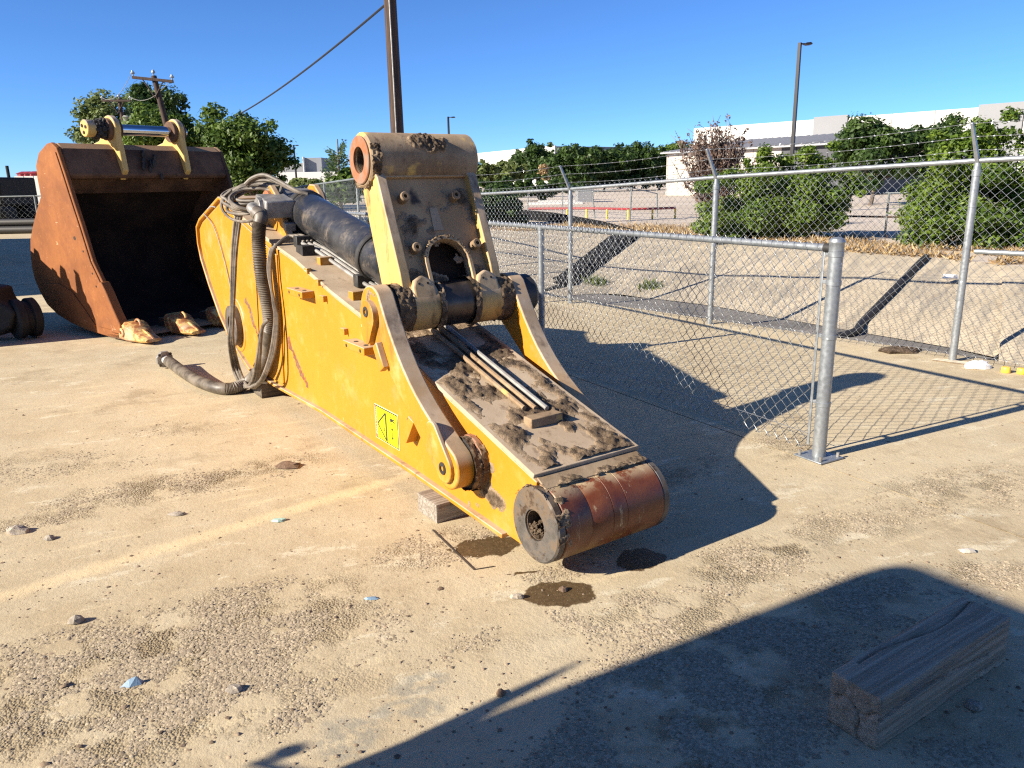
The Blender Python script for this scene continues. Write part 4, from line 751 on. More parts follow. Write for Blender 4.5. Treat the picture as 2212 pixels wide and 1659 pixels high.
# rubbish blown against the foot of the tall fence
litter('rag', 'white crumpled rag at the foot of the tall fence', 'rag', gp(2112, 795), .06, (1.5, .8, .7), M['white'], 31., 14)
mb = MB(); q = gp(2080, 785); mb.raw([(q[0]-.22, q[1]+.12, .012), (q[0]+.02, q[1]-.10, .01), (q[0]+.10, q[1]-.04, .012), (q[0]-.14, q[1]+.17, .014)], [(0, 1, 2, 3)]); mb.raw([(p[0], p[1], .004) for p in mb.v[:4]], [(0, 3, 2, 1)]); tag(mb.build('cardboard_sheet', simple('bleached_cardboard', (.66, .55, .40), .85), smooth=0), 'bleached flat cardboard beside the white rag', 'cardboard')
for (u, v, lab) in ((2172, 805, 'yellow plastic cup lid by the fence, nearer the white rag'), (2206, 808, 'yellow plastic cup lid at the right edge of the picture')):
    q = gp(u, v); tag(MB().lathe((q[0], q[1], .002), (q[0], q[1], .05), [(0, .034), (.004, .036), (.044, .033), (.048, .030)], 20).build('cup_lid', M['cup']), lab, 'cup lid', 'yellow cup lids by the fence')
litter('dirt_pile', 'dark dirt heap under the tall fence left of the rag', 'dirt heap', gp(1945, 760), .10, (1.6, .8, .35), M['mud'], 37., 14)
litter('paper_scrap', 'white paper caught high on the channel bank behind the fence post', 'paper scrap', gp(2052, 603, .42), .07, (1.2, .7, .6), M['white'], 41.)

# ------------------------------------------------------------------ fences
def chain_link(name, A, B, z0, z1, mat, parent, dx=.042, r=.0019, nside=3, lean=0., zA=None, zB=None, barb=0.):
    # interlocked zigzag wires between A and B; z1 may differ at the two ends
    A, B = np.array(A, float)[:2], np.array(B, float)[:2]; L_ = np.linalg.norm(B-A); d = (B-A)/L_; nrm = np.array([d[1], -d[0]])
    n = int(L_/dx); zA = z1 if zA is None else zA; zB = z1 if zB is None else zB; rows = int(round((max(zA, zB)-z0)/dx)); Vs, Fs = [], []; off = 0
    k_ = np.arange(rows+1); ang_ = np.arange(nside)*2*math.pi/nside
    i = np.arange(n); I, K = np.meshgrid(i, k_, indexing='ij'); sg = np.where((I+K) % 2 == 0, 1., -1.); x = (I+.5)*dx + sg*dx*.53
    x = x + (vnoise(I*.3, K*.3, 1.)-.5)*.012; top = (zA + (zB-zA)*x/L_); z = z0 + K/rows*(top-z0) + (vnoise(I*.21+9, K*.21, 4.)-.5)*.01; dep = np.where(K % 2 == 0, 1, -1)*sg*.0035 + (vnoise(x*1.3, z*1.3, 2.)-.5)*.04
    P = np.stack([A[0]+d[0]*x+nrm[0]*dep, A[1]+d[1]*x+nrm[1]*dep, z], -1)
    ring = (np.cos(ang_)[:, None]*np.array([d[0], d[1], 0]) + np.sin(ang_)[:, None]*np.array([nrm[0], nrm[1], 0]))*r
    V = (P[:, :, None, :] + ring[None, None]).reshape(-1, 3); idx = np.arange(n*(rows+1)*nside).reshape(n, rows+1, nside); nx_ = np.roll(idx, -1, axis=2)
    q = np.stack([idx[:, :-1], nx_[:, :-1], nx_[:, 1:], idx[:, 1:]], -1).reshape(-1, 4); o = fast_mesh(name, V, q, mat, parent); o['kind'] = 'stuff'
    if barb:                                   # twisted wire ends standing above the rail
        mb = MB()
        for a_ in range(0, n, 2):
            xx = (a_+1)*dx; tz = zA+(zB-zA)*xx/L_; p = np.array([*(A+d*xx), tz]); e = np.array([d[0], d[1], 0])
            mb.tube([p-e*.014, p+(0, 0, .018), p+(0, 0, barb*.7), p+e*.014+(0, 0, barb)], r*1.1, 4); mb.tube([p+e*.014, p+(0, 0, .018), p+(0, 0, barb*.7), p-e*.014+(0, 0, barb)], r*1.1, 4)
        o2 = mb.build('twisted_wire_ends', mat, parent, fix=False); o2['kind'] = 'stuff'
    return o
def post(name, p, z, r, parent, cap=True, z0=0.):
    prof = [(0, r), (z-z0-.10, r)]
    o = MB().lathe((p[0], p[1], z0), (p[0], p[1], z), [(0, r), (z-z0-.005, r), (z-z0, r*.8)], 28).build(name, M['galv'], parent)
    return o
NC = gp(1768, 988)[:2]; NP = gp(1171, 778)[:2]; nv = NP-NC; nl = np.linalg.norm(nv); nd = nv/nl; nn_ = np.array([nd[1], -nd[0]])
HR = 1.235
nf = thing('low_chain_link_fence', 'low galvanised chain-link fence ending in a thick capped corner post right of the stick', 'chain-link fence', (*NC, 0))
cp_ = MB().lathe((*NC, 0), (*NC, 1.30), [(0, .039), (1.22, .039), (1.222, .0405), (1.262, .0405), (1.268, .044), (1.276, .044), (1.29, .036), (1.298, .018)], 36).build('corner_post', M['galv'], nf)
MB(lambda x, y, z: np.array([NC[0]+x*nd[0]+y*nn_[0], NC[1]+x*nd[1]+y*nn_[1], z])).box(-.10, .10, -.10, .10, .002, .012).build('base_plate', M['galv'], cp_, .003)
for x, y in ((.075, .075), (-.075, .075), (.075, -.075), (-.075, -.075)): q = NC + nd*x + nn_*y; MB().cyl((*q, .012), (*q, .04), .009, n=8).build('anchor_bolt', M['grsteel'], cp_)
for z in (.32, .72, 1.03, 1.19):
    bd = MB().tubering((*NC, z), (*NC, z+.028), .0425, .038, 28, .002).build('tension_band', M['galv'], cp_)
    q = NC + nd*.036; e = NC + nd*.085; MB(lambda x, y, zz: np.array([NC[0]+nd[0]*x+nn_[0]*y, NC[1]+nd[1]*x+nn_[1]*y, zz])).box(.036, .088, -.006, .006, z+.004, z+.024).build('band_tab', M['galv'], bd, .002)
MB(lambda x, y, z: np.array([NC[0]+nd[0]*x+nn_[0]*y, NC[1]+nd[1]*x+nn_[1]*y, z])).box(.068, .086, -.010, -.004, .06, 1.24).build('tension_bar', M['galv'], nf, .002)
NPS = [NC + nd*nl*i for i in range(1, 5)]
for q in NPS:
    po = MB().lathe((*q, 0), (*q, HR-.0), [(0, .029), (HR-.03, .029), (HR-.028, .033), (HR+.004, .034)], 28).build('line_post', M['galv'], nf)
rail_e = NC + nd*nl*4.6
MB().tube([(*(NC+nd*.05), HR), (*(NC+nd*nl), HR), (*(NC+nd*nl*2), HR), (*rail_e, HR)], .0215, 18).build('top_rail', M['galv'], nf)
MB().tube([(*(NC+nd*.03), HR), (*(NC+nd*.075), HR)], .026, 18).build('rail_end_cup', M['black'], nf)
chain_link('chain_mesh', NC+nd*.085-nn_*.012, NC+nd*nl*2.2-nn_*.012, .03, HR+.03, M['wire'], nf, .042, .0031)
chain_link('chain_mesh', NC+nd*nl*2.2-nn_*.012, rail_e-nn_*.012, .055, HR+.03, M['wire'], nf, .055, .003)
mb = MB()                                     # mesh wires wrapped round the rail
for i in range(int(nl*2.2/.042/2)):
    c_ = NC + nd*(.10+i*.084); mb.tube([np.array([*(c_+nd*(.05*f)+nn_*.0235*math.sin(a_)), HR+.0235*math.cos(a_)]) for f, a_ in zip(np.linspace(0, .9, 10), np.linspace(-2.2, 2.2, 10))], .0021, 4)
o = mb.build('wrapped_wires', M['wire'], nf, fix=False); o['kind'] = 'stuff'
MB().tube([(*(NC+nd*x-nn_*.015), .13+.01*math.sin(x*3)) for x in np.linspace(.08, nl*2.2, 40)], .002, 4).build('tension_wire', M['wire'], nf, fix=False)

# tall fence with barbed wire
fp_px = [(2057, 780, 347), (1533, 700, 383), (1232, 655, 408)]
fb = [gp(u, v)[:2] for u, v, _ in fp_px]
fdir = (fb[2]-fb[0])/np.linalg.norm(fb[2]-fb[0]); FNr = np.array([fdir[1], -fdir[0]])*1.0
if FNr[0] < 0: FNr = -FNr
fposts = [(fb[0]-fdir*2.6, 1.79), (fb[0], 1.735), (fb[1], 1.645), (fb[2], 1.535), (fb[2]+fdir*2.4, 1.46), (fb[2]+fdir*4.8, 1.4)]
tf = thing('tall_barbed_wire_fence', 'tall galvanised chain-link fence topped by three strands of barbed wire along the channel', 'barbed wire fence', (*fb[0], 0))
armv = np.array([-FNr[0]*.17+fdir[0]*.02, -FNr[1]*.17+fdir[1]*.02, .32]); tips = []
for q, h in fposts:
    po = MB().lathe((*q, -.03), (*q, h-.02), [(0, .0315), (h-.10, .0315), (h-.098, .036), (h-.05, .036), (h-.045, .028), (h+.01, .024)], 26).build('line_post', M['galv'], tf)
    b_ = np.array([*q, h-.02]); tip = b_ + armv; ee = np.array([fdir[0], fdir[1], 0])*.011; f2 = np.cross(armv, ee); f2 = f2/np.linalg.norm(f2)*.013
    MB().raw([b_-ee*1.6-f2*1.3, b_+ee*1.6-f2*1.3, b_+ee*1.6+f2*1.3, b_-ee*1.6+f2*1.3, tip-ee-f2, tip+ee-f2, tip+ee+f2, tip-ee+f2], [(0,3,2,1),(4,5,6,7),(0,1,5,4),(1,2,6,5),(2,3,7,6),(3,0,4,7)]).build('barb_arm', M['galv'], po, .003)
    tips.append((b_, tip))
MB().tube([np.array([*q, h]) for q, h in fposts], .021, 16).build('top_rail', M['galv'], tf)
q0_, q1_ = fposts[1][0], fposts[0][0]; MB().tube([(*(q0_-fdir*.07), .98), (*q1_, .99)], .021, 16).build('mid_rail', M['galv'], tf)
for z in (.55, 1.0, 1.35, 1.62): MB().tubering((*fb[0], z), (*fb[0], z+.012), .034, .031, 22, .001).build('wire_tie', M['galv'], tf)
for f in (.33, .66, .98):
    pts = []
    for i in range(len(tips)-1):
        p, q = tips[i][0]*(1-f)+tips[i][1]*f, tips[i+1][0]*(1-f)+tips[i+1][1]*f
        for t in np.linspace(0, 1, 24, endpoint=False): x = p*(1-t)+q*t; x = x + np.array([0, 0, -.03*math.sin(math.pi*t)]); pts.append(x)
    w1 = MB(); P = np.array(pts); w1.tube(P, .0022, 4); L_ = np.r_[0, np.cumsum(np.linalg.norm(np.diff(P, axis=0), axis=1))]
    for s in np.arange(.05, L_[-1], .12):
        c_ = np.array([np.interp(s, L_, P[:, j]) for j in range(3)]); e = RNG.normal(0, 1, 3); e /= np.linalg.norm(e); w1.tube([c_-e*.016, c_+e*.016], .0016, 4); w1.tube([c_-np.array([fdir[0], fdir[1], 0])*.008, c_+np.array([fdir[0], fdir[1], 0])*.008], .0042, 5)
    w1.build('barbed_wire', M['wire'], tf, fix=False)
for i in range(len(fposts)-1):
    (a_, ha), (b_, hb_) = fposts[i], fposts[i+1]
    chain_link('chain_mesh', a_+FNr*.03, b_+FNr*.03, .035, 0, M['wire'], tf, .042 if i < 4 else .06, .0026, zA=ha-.01, zB=hb_-.01, barb=.055)
MB().tube([np.array([*(q+FNr*.03), .07]) for q, h in fposts], .002, 4).build('tension_wire', M['wire'], tf, fix=False)

# fence that closes the far end of the yard, seen past the cylinder
bfp = [ay(610, 412, 30), ay(655, 402, 25), ay(700, 396, 21.5), ay(770, 386, 17.5)]
bf = thing('far_chain_link_fence', 'dark far chain-link fence rising to the right behind the black cylinder', 'chain-link fence', (*bfp[1][:2], 0))
bp = [(p[:2], p[2]) for p in bfp] + [(bfp[-1][:2] + (bfp[-1][:2]-bfp[-2][:2])*1.1, bfp[-1][2]+.06)]
for q, h in bp: MB().cyl((*q, -.1), (*q, h+.03), .03, n=10).build('line_post', M['wireold'], bf)
MB().tube([np.array([*q, h]) for q, h in bp], .025, 8).build('top_rail', M['wireold'], bf)
for i in range(len(bp)-1): chain_link('chain_mesh', bp[i][0], bp[i+1][0], .0, 0, M['wireold'], bf, .075, .003, zA=bp[i][1], zB=bp[i+1][1])
# boundary fence at the far left
lf = thing('yard_boundary_fence', 'distant chain-link fence in front of the dry grass left of the bucket', 'chain-link fence', (-24, 36, 0))
lps = [np.array((-33., 34.)), np.array((-29., 34.4)), np.array((-25., 34.8)), np.array((-21., 35.2)), np.array((-17., 35.6)), np.array((-13., 36.))]
for q in lps: MB().cyl((*q, 0), (*q, 1.5), .045, n=10).build('line_post', M['wireold'], lf)
for z in (1.48, .32): MB().tube([(*q, z) for q in lps], .03, 8).build('rail', M['wireold'], lf)
for i in range(len(lps)-1): chain_link('chain_mesh', lps[i], lps[i+1], .3, 1.48, M['wireold'], lf, .12, .005)
# hose lying on the bank
pb = [gp(1790, 729, -.04), gp(1822, 724, -.03), gp(1848, 715, -.01)]
pp = pb + [on_bank(*p_, .03) for p_ in ((1862, 702), (1885, 678), (1910, 652), (1935, 626), (1960, 600), (1985, 574), (2000, 560))]
tag(MB().tube(spline(pp, 70), .042, 14).build('drain_hose', M['black']), 'black drain hose running down the concrete bank behind the corner post', 'drain hose')
M['blackband'] = simple('matt_black_band', (.012, .012, .013), .95, 0, .3, 5, .3); M['blackband'].node_tree.nodes['Principled BSDF'].inputs['Specular IOR Level'].default_value = .05
# black sheeting laid on the bank in place of a cast shadow
def strip_row(f): return None
def lerp(p, q, f): return (p[0]*(1-f)+q[0]*f, p[1]*(1-f)+q[1]*f)
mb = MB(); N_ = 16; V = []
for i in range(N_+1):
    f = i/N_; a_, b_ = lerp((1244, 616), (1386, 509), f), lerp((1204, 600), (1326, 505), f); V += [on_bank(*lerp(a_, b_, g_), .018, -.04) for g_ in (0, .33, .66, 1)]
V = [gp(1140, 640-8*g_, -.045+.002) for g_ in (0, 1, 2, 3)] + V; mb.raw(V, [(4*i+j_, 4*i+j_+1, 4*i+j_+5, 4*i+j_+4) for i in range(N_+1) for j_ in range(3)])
o = mb.build('shadow_strip', M['blackband'], smooth=40, fix=False); sm = o.modifiers.new('thick', 'SOLIDIFY'); sm.thickness = .01; tag(o, 'strip of black sheeting laid as a shadow band down the concrete bank behind the fences', 'shading')
bot = [gp(u, v, lipz) for u, v in ((1020, 470), (1100, 473), (1200, 480), (1300, 492), (1385, 505))]; hts = [.34, .32, .26, .16, .05]
mb = MB(); dn = np.array([.2, .98, 0])*.03; V = []
for p, h in zip(bot, hts): V += [p, p+(0, 0, h), p+dn+(0, 0, h), p+dn]
mb.raw(V, [(4*i+j, 4*i+(j+1) % 4, 4*(i+1)+(j+1) % 4, 4*(i+1)+j) for i in range(4) for j in range(4)] + [(0, 1, 2, 3), (16, 17, 18, 19)])
tag(mb.build('black_upright', M['blackband'], smooth=0), 'low black silt barrier along the top of the channel bank', 'silt barrier')  # black upright strip, lower towards its right end

# ------------------------------------------------------------------ plants
def leafmat(name, dark, light, trans=.35):
    m_ = bpy.data.materials.new(name); m_.use_nodes = True; t = m_.node_tree; t.nodes.clear()
    at = t.nodes.new('ShaderNodeAttribute'); at.attribute_name = 'tint'; mx = t.nodes.new('ShaderNodeMix'); mx.data_type = 'RGBA'; mx.inputs[6].default_value = (*dark, 1); mx.inputs[7].default_value = (*light, 1)
    t.links.new(at.outputs['Fac'], mx.inputs[0]); pb_ = t.nodes.new('ShaderNodeBsdfPrincipled'); pb_.inputs['Roughness'].default_value = .5; pb_.inputs['Specular IOR Level'].default_value = .3; tr = t.nodes.new('ShaderNodeBsdfTranslucent'); ms = t.nodes.new('ShaderNodeMixShader'); ms.inputs[0].default_value = trans
    t.links.new(mx.outputs[2], pb_.inputs['Base Color']); t.links.new(mx.outputs[2], tr.inputs[0]); t.links.new(pb_.outputs[0], ms.inputs[1]); t.links.new(tr.outputs[0], ms.inputs[2]); o = t.nodes.new('ShaderNodeOutputMaterial'); t.links.new(ms.outputs[0], o.inputs[0]); return m_
M['leafA'] = leafmat('leaf_mid_green', (.045, .085, .012), (.15, .22, .035)); M['leafB'] = leafmat('leaf_dark_green', (.022, .05, .012), (.075, .125, .025)); M['leafC'] = leafmat('leaf_pale_green', (.08, .11, .03), (.20, .24, .075)); M['leafD'] = leafmat('leaf_brown', (.10, .06, .042), (.19, .12, .085), .2); M['leafE'] = leafmat('leaf_glossy_shrub', (.05, .10, .012), (.17, .24, .03)); M['leafF'] = leafmat('leaf_feathery', (.05, .10, .03), (.12, .18, .07))
M['straw'] = leafmat('dry_straw', (.22, .13, .06), (.50, .37, .19), .2); M['bark'] = simple('grey_bark', (.13, .10, .075), .9, 0, .35, 9, .5)
def leaves(centres, radii, weights, n, size, asp, up_bias=.25, surf=.7):
    w_ = np.array(weights, float); w_ /= w_.sum(); k_ = RNG.choice(len(centres), n, p=w_); c = np.array(centres)[k_]; r = np.array(radii)[k_]
    d = RNG.normal(0, 1, (n, 3)); d /= np.linalg.norm(d, axis=1)[:, None]; rad = np.where(RNG.random(n) < surf, RNG.normal(.92, .17, n), RNG.uniform(.2, .8, n)); rad = rad*(.72+.62*fbm(d[:, 0]*2.2+k_*3.1, d[:, 1]*2.2, d[:, 2]*2.2, 2))
    P = c + d*r*rad[:, None]; nrm = d + RNG.normal(0, .55, (n, 3)) + np.array([0, 0, up_bias]); nrm /= np.linalg.norm(nrm, axis=1)[:, None]
    a_ = np.cross(nrm, RNG.normal(0, 1, (n, 3))); a_ /= np.linalg.norm(a_, axis=1)[:, None]; b_ = np.cross(nrm, a_); s = size*RNG.uniform(.6, 1.4, n)[:, None]
    V = np.stack([P-a_*s, P+b_*s*asp+nrm*s*.12, P+a_*s, P-b_*s*asp+nrm*s*.12], 1).reshape(-1, 3); tint = np.clip(.48+.26*RNG.normal(0, 1, n)+.6*(RNG.random(len(centres))[k_]-.5), 0, 1)
    return V, np.arange(n*4).reshape(-1, 4), tint
def crown_blobs(c, rad, n, seed, rmin=.22, rmax=.42):
    rg = np.random.default_rng(seed); cs, rs, ws = [], [], []
    for i in range(n):
        d = rg.normal(0, 1, 3); d /= np.linalg.norm(d); f = rg.uniform(.35, .88) if rg.random() < .8 else rg.uniform(.9, 1.06); q = c + d*np.array(rad)*f; s = rg.uniform(rmin, rmax if f < .9 else rmin*1.3)*min(rad)*np.array([1.15, 1.15, .85]); cs.append(q); rs.append(s); ws.append(s[0]**2)
    return cs, rs, ws
def tree(name, label, cat, u, v0, v1, hw, Y, mat, nl, leaf, seed, group=None, gz=0., blobs=60, asp=.55, trunk=True, rmin=.14, rmax=.40, extra=None, depth=None):
    top, bot, side_ = ay(u, v0, Y), ay(u, v1, Y), ay(u+hw, (v0+v1)/2, Y); c = (top+bot)/2; rx = 1.1*abs(side_[0]-ay(u, (v0+v1)/2, Y)[0]); rz = 1.06*(top[2]-bot[2])/2
    root = thing(name, label, cat, (c[0], c[1], gz), group); cs, rs, ws = crown_blobs(c, (rx, depth or min(rx, rz*1.3), rz), blobs, seed, rmin, rmax)
    if extra:
        for (eu, ev0, ev1, ehw, nb) in extra:
            t2, b2, s2 = ay(eu, ev0, Y), ay(eu, ev1, Y), ay(eu+ehw, (ev0+ev1)/2, Y); c2 = (t2+b2)/2; a1, a2, a3 = crown_blobs(c2, (abs(s2[0]-c2[0]), abs(s2[0]-c2[0])*.8, (t2[2]-b2[2])/2), nb, seed+int(eu), rmin, rmax); cs += a1; rs += a2; ws += a3
    V, F_, T_ = leaves(cs, rs, ws, nl, leaf, asp); V[:, 2] = np.maximum(V[:, 2], gz+.02); fast_mesh('crown', V, F_, mat, root, T_)
    if trunk:
        tr = MB(); base = np.array([c[0], c[1], gz-.1]); h = c[2]-gz; r0 = max(.04, .05*h); tr.tube([base, base+(0.05*h, 0, .35*h), c+(0, 0, -.1*rz), c+(0, 0, .4*rz)], [r0, r0*.75, r0*.5, r0*.2], 8)
        for i in range(0, len(cs), max(1, len(cs)//12)): p = base+(0.05*h, 0, h*random.uniform(.4, .85)); tr.tube([p, (p+cs[i])/2+(0, 0, .05*h), cs[i]], [r0*.4, r0*.25, r0*.08], 5)
        tr.build('trunk', M['bark'], root, fix=False)
    return root
BT = 'trees behind the bucket'
tree('leafy_tree', 'broad bright green tree right behind the bucket', 'tree', 405, 226, 420, 140, 42, M['leafA'], 36000, .115, 1, BT)
tree('leafy_tree', 'bushy green tree at the right end of the clump behind the bucket', 'tree', 535, 256, 430, 80, 38, M['leafA'], 24000, .10, 2, BT)
tree('leafy_tree', 'tall dark green tree behind the near utility pole', 'tree', 336, 176, 330, 62, 66, M['leafB'], 14000, .16, 3, BT)
tree('leafy_tree', 'pale green tree at the left end of the clump behind the bucket', 'tree', 240, 202, 380, 66, 55, M['leafC'], 15000, .13, 4, BT)
# feathery young tree
def feathery(u, v0, v1, hw, Y):
    top, bot = ay(u, v0, Y), ay(u, v1, Y); root = thing('feathery_tree', 'small feathery upswept tree between the far fence and the link', 'tree', (bot[0], bot[1], 0)); tr = MB(); cs = []; base = np.array([bot[0], bot[1], -.1]); H = top[2]; W_ = abs(ay(u+hw, v1, Y)[0]-bot[0]); tr.tube([base, base+(0, 0, H*.5), base+(.05, 0, H*.95)], [.10, .07, .02], 8)
    P = []; D = []
    for i in range(46):
        h = H*RNG.uniform(.22, .98); a_ = RNG.uniform(0, 6.28); L_ = W_*(1.25-h/H*.75)*RNG.uniform(.6, 1.1); e = np.array([math.cos(a_), math.sin(a_), 0]); p0_ = base+(0, 0, h*.85); p1_ = p0_+e*L_*.6+(0, 0, L_*.35); p2_ = p0_+e*L_+(0, 0, L_*.95); pts = spline([p0_, p1_, p2_], 14); tr.tube(pts, np.linspace(.02, .005, 14), 4)
        for q in pts[3:]:
            for s_ in range(6): P.append(q+RNG.normal(0, .05, 3)); D.append(e+RNG.normal(0, .6, 3))
    P, D = np.array(P), np.array(D); n = len(P); D /= np.linalg.norm(D, axis=1)[:, None]; b_ = np.cross(D, RNG.normal(0, 1, (n, 3))); b_ /= np.linalg.norm(b_, axis=1)[:, None]; s = .115
    V = np.stack([P, P+D*s*.5+b_*s*.2, P+D*s, P+D*s*.5-b_*s*.2], 1).reshape(-1, 3); fast_mesh('crown', V, np.arange(4*n).reshape(-1, 4), M['leafF'], root, RNG.random(n)); tr.build('trunk', M['bark'], root, fix=False)
feathery(735, 284, 420, 44, 33)
HB = 'bushes behind the far fence'
tree('hedge_bush', 'low bush behind the far fence, left of the feathery tree', 'bush', 660, 386, 432, 50, 36, M['leafC'], 3500, .13, 11, HB, trunk=False)
tree('hedge_bush', 'low dark bush below the feathery tree', 'bush', 755, 366, 432, 55, 30, M['leafA'], 5000, .12, 12, HB, trunk=False)
TL = 'trees of the far tree line'
tree('round_tree', 'round tree standing in front of the white warehouse corner', 'tree', 1157, 305, 385, 42, 95, M['leafB'], 10000, .19, 21, TL)
for i, (u, v0, hw, mt, lab) in enumerate([(1238, 320, 46, 'leafB', 'dark tree of the far line right of the round tree'), (1305, 322, 46, 'leafB', 'dark spreading tree in the middle of the far tree line'), (1365, 305, 40, 'leafB', 'tallest domed tree of the far line under the grey warehouse'), (1425, 320, 42, 'leafA', 'green tree of the far line beside the tan shed'), (1466, 306, 26, 'leafA', 'small treetop above the corner of the tan shed')]):
    tree('far_tree', lab, 'tree', u, v0-4, 404, hw*1.3, 85+i*3, M[mt], 10000, .18, 31+i, TL, .6)
tree('reed_clump', 'tan dry reed clump in front of the round tree', 'reeds', 1174, 352, 395, 11, 80, M['straw'], 1300, .13, 41, None, .6, trunk=False)
for i, (u, v0, hw, lab) in enumerate([(1045, 350, 40, 'pale green bush beside the link in front of the warehouse window'), (1100, 352, 42, 'pale green bush below the white warehouse wall')]): tree('pale_bush', lab, 'bush', u, v0, 400, hw, 60, M['leafC'], 3500, .2, 45+i, 'bushes below the white warehouse', .6, trunk=False)
tree('dark_bush', 'dark green bush on the bank seen through the fences beside the link', 'bush', 1080, 402, 500, 58, 21, M['leafB'], 11000, .05, 51, None, .5, trunk=False, depth=1.)
tree('dark_bush', 'long dark bush below the far tree line', 'bush', 1150, 380, 430, 130, 48, M['leafB'], 11000, .11, 52, None, .5, trunk=False)
tree('glossy_shrub', 'big glossy green shrub on the bank behind the corner post', 'shrub', 1690, 345, 548, 165, 14.2, M['leafE'], 52000, .034, 61, None, lipz, 70, .5, True, .16, .30, [(1745, 292, 430, 75, 20), (1560, 430, 545, 75, 18), (1640, 305, 420, 50, 12), (1810, 360, 520, 50, 12)], depth=.9)
tree('glossy_shrub', 'tall glossy green shrub on the bank at the right edge', 'shrub', 2130, 300, 575, 160, 11.8, M['leafE'], 46000, .033, 62, None, lipz, 80, .5, True, .16, .30, [(2060, 222, 380, 50, 16), (2160, 222, 400, 90, 26), (2010, 470, 570, 75, 18), (2240, 260, 500, 90, 20)], depth=.9)
tree('dark_tree', 'dark spreading tree between the two glossy shrubs', 'tree', 1890, 258, 400, 115, 30, M['leafB'], 26000, .075, 63, None, lipz, 50, extra=[(2040, 246, 390, 80, 26)])
def bare_shrub(u, v0, v1, hw, Y):
    b0 = ay(u, v1, Y); b0[2] = lipz; H = ay(u, v0, Y)[2]-lipz; W_ = abs(ay(u+hw, v1, Y)[0]-ay(u, v1, Y)[0]); root = thing('bare_shrub', 'reddish brown almost leafless shrub in front of the tan shed', 'shrub', b0); tr = MB(); P = []
    for i in range(130):
        a_ = RNG.uniform(0, 6.28); sp = RNG.uniform(.1, 1); h = H*RNG.uniform(.6, 1.02)*(1-.25*sp); e = np.array([math.cos(a_)*W_, math.sin(a_)*W_*.6, 0])*sp; pts = spline([b0+e*.1, b0+e*.5+(0, 0, h*.5), b0+e+(RNG.normal(0, .08), 0, h)], 12); tr.tube(pts, np.linspace(.020, .005, 12), 4)
        for j in range(9):
            q = pts[RNG.integers(3, 12)]; d = RNG.normal(0, 1, 3)*.5+np.array([0, 0, .8]); d /= np.linalg.norm(d); L_ = RNG.uniform(.15, .5); tr.tube([q, q+d*L_*.5+RNG.normal(0, .02, 3), q+d*L_], [.009, .007, .004], 3); P += [q+d*L_*f for f in (.4, .7, 1.)]
    tr.build('branches', simple('reddish_twig', (.17, .125, .105), .9), root, fix=False); P = np.array(P)[RNG.random(len(P)) < .7]; n = len(P); V, F_, T_ = leaves(list(P), [np.array([.05]*3)]*n, [1]*n, n*3, .032, .6); fast_mesh('leaves', V, F_, M['leafD'], root, T_)
bare_shrub(1545, 262, 470, 78, 17)
# dry brush and fallen leaves along the top of the bank
n = 26000; Pb = RNG.uniform(0, 1, n); q = np.stack([np.interp(Pb*89, np.arange(90), B_[:, i]) for i in range(3)], 1); off = np.abs(RNG.normal(0, 1.3, n)); dv = np.array([.62, .78]); q[:, :2] += dv*off[:, None] - dv*.06; q[:, 2] = lipz; keep = fbm(q[:, 0]*1.2, q[:, 1]*1.2, 7.) > .42; q = q[keep]; n = len(q)
d = RNG.normal(0, 1, (n, 3)); d[:, 2] = np.abs(d[:, 2])*1.1; d /= np.linalg.norm(d, axis=1)[:, None]; s = RNG.uniform(.03, .14, n)[:, None]; b_ = np.cross(d, RNG.normal(0, 1, (n, 3))); b_ /= np.linalg.norm(b_, axis=1)[:, None]
V = np.stack([q, q+d*s*.5+b_*s*.10, q+d*s, q+d*s*.5-b_*s*.10], 1).reshape(-1, 3); tag(fast_mesh('dry_brush', V, np.arange(4*n).reshape(-1, 4), M['straw'], None, RNG.random(n)), 'dry brown brush and fallen leaves along the top of the bank', 'dry brush', kind='stuff')
for i, (u, v, lab) in enumerate(((1287, 622, 'weed tuft at the foot of the bank beside the black sheeting'), (1405, 632, 'smaller weed tuft at the foot of the bank'))):
    c = gp(u, v, -.05); n = 260; d = RNG.normal(0, .5, (n, 3)); d[:, 2] = np.abs(d[:, 2])+.8; d /= np.linalg.norm(d, axis=1)[:, None]; P = c+RNG.normal(0, .07, (n, 3))*(1, 1, 0); s = RNG.uniform(.08, .24, n)[:, None]; b_ = np.cross(d, RNG.normal(0, 1, (n, 3))); b_ /= np.linalg.norm(b_, axis=1)[:, None]
    tag(fast_mesh('weed_tuft', np.stack([P, P+d*s*.5+b_*s*.08, P+d*s, P+d*s*.5-b_*s*.08], 1).reshape(-1, 3), np.arange(4*n).reshape(-1, 4), M['leafC'], None, RNG.random(n)), lab, 'weeds', 'weeds at the foot of the bank')

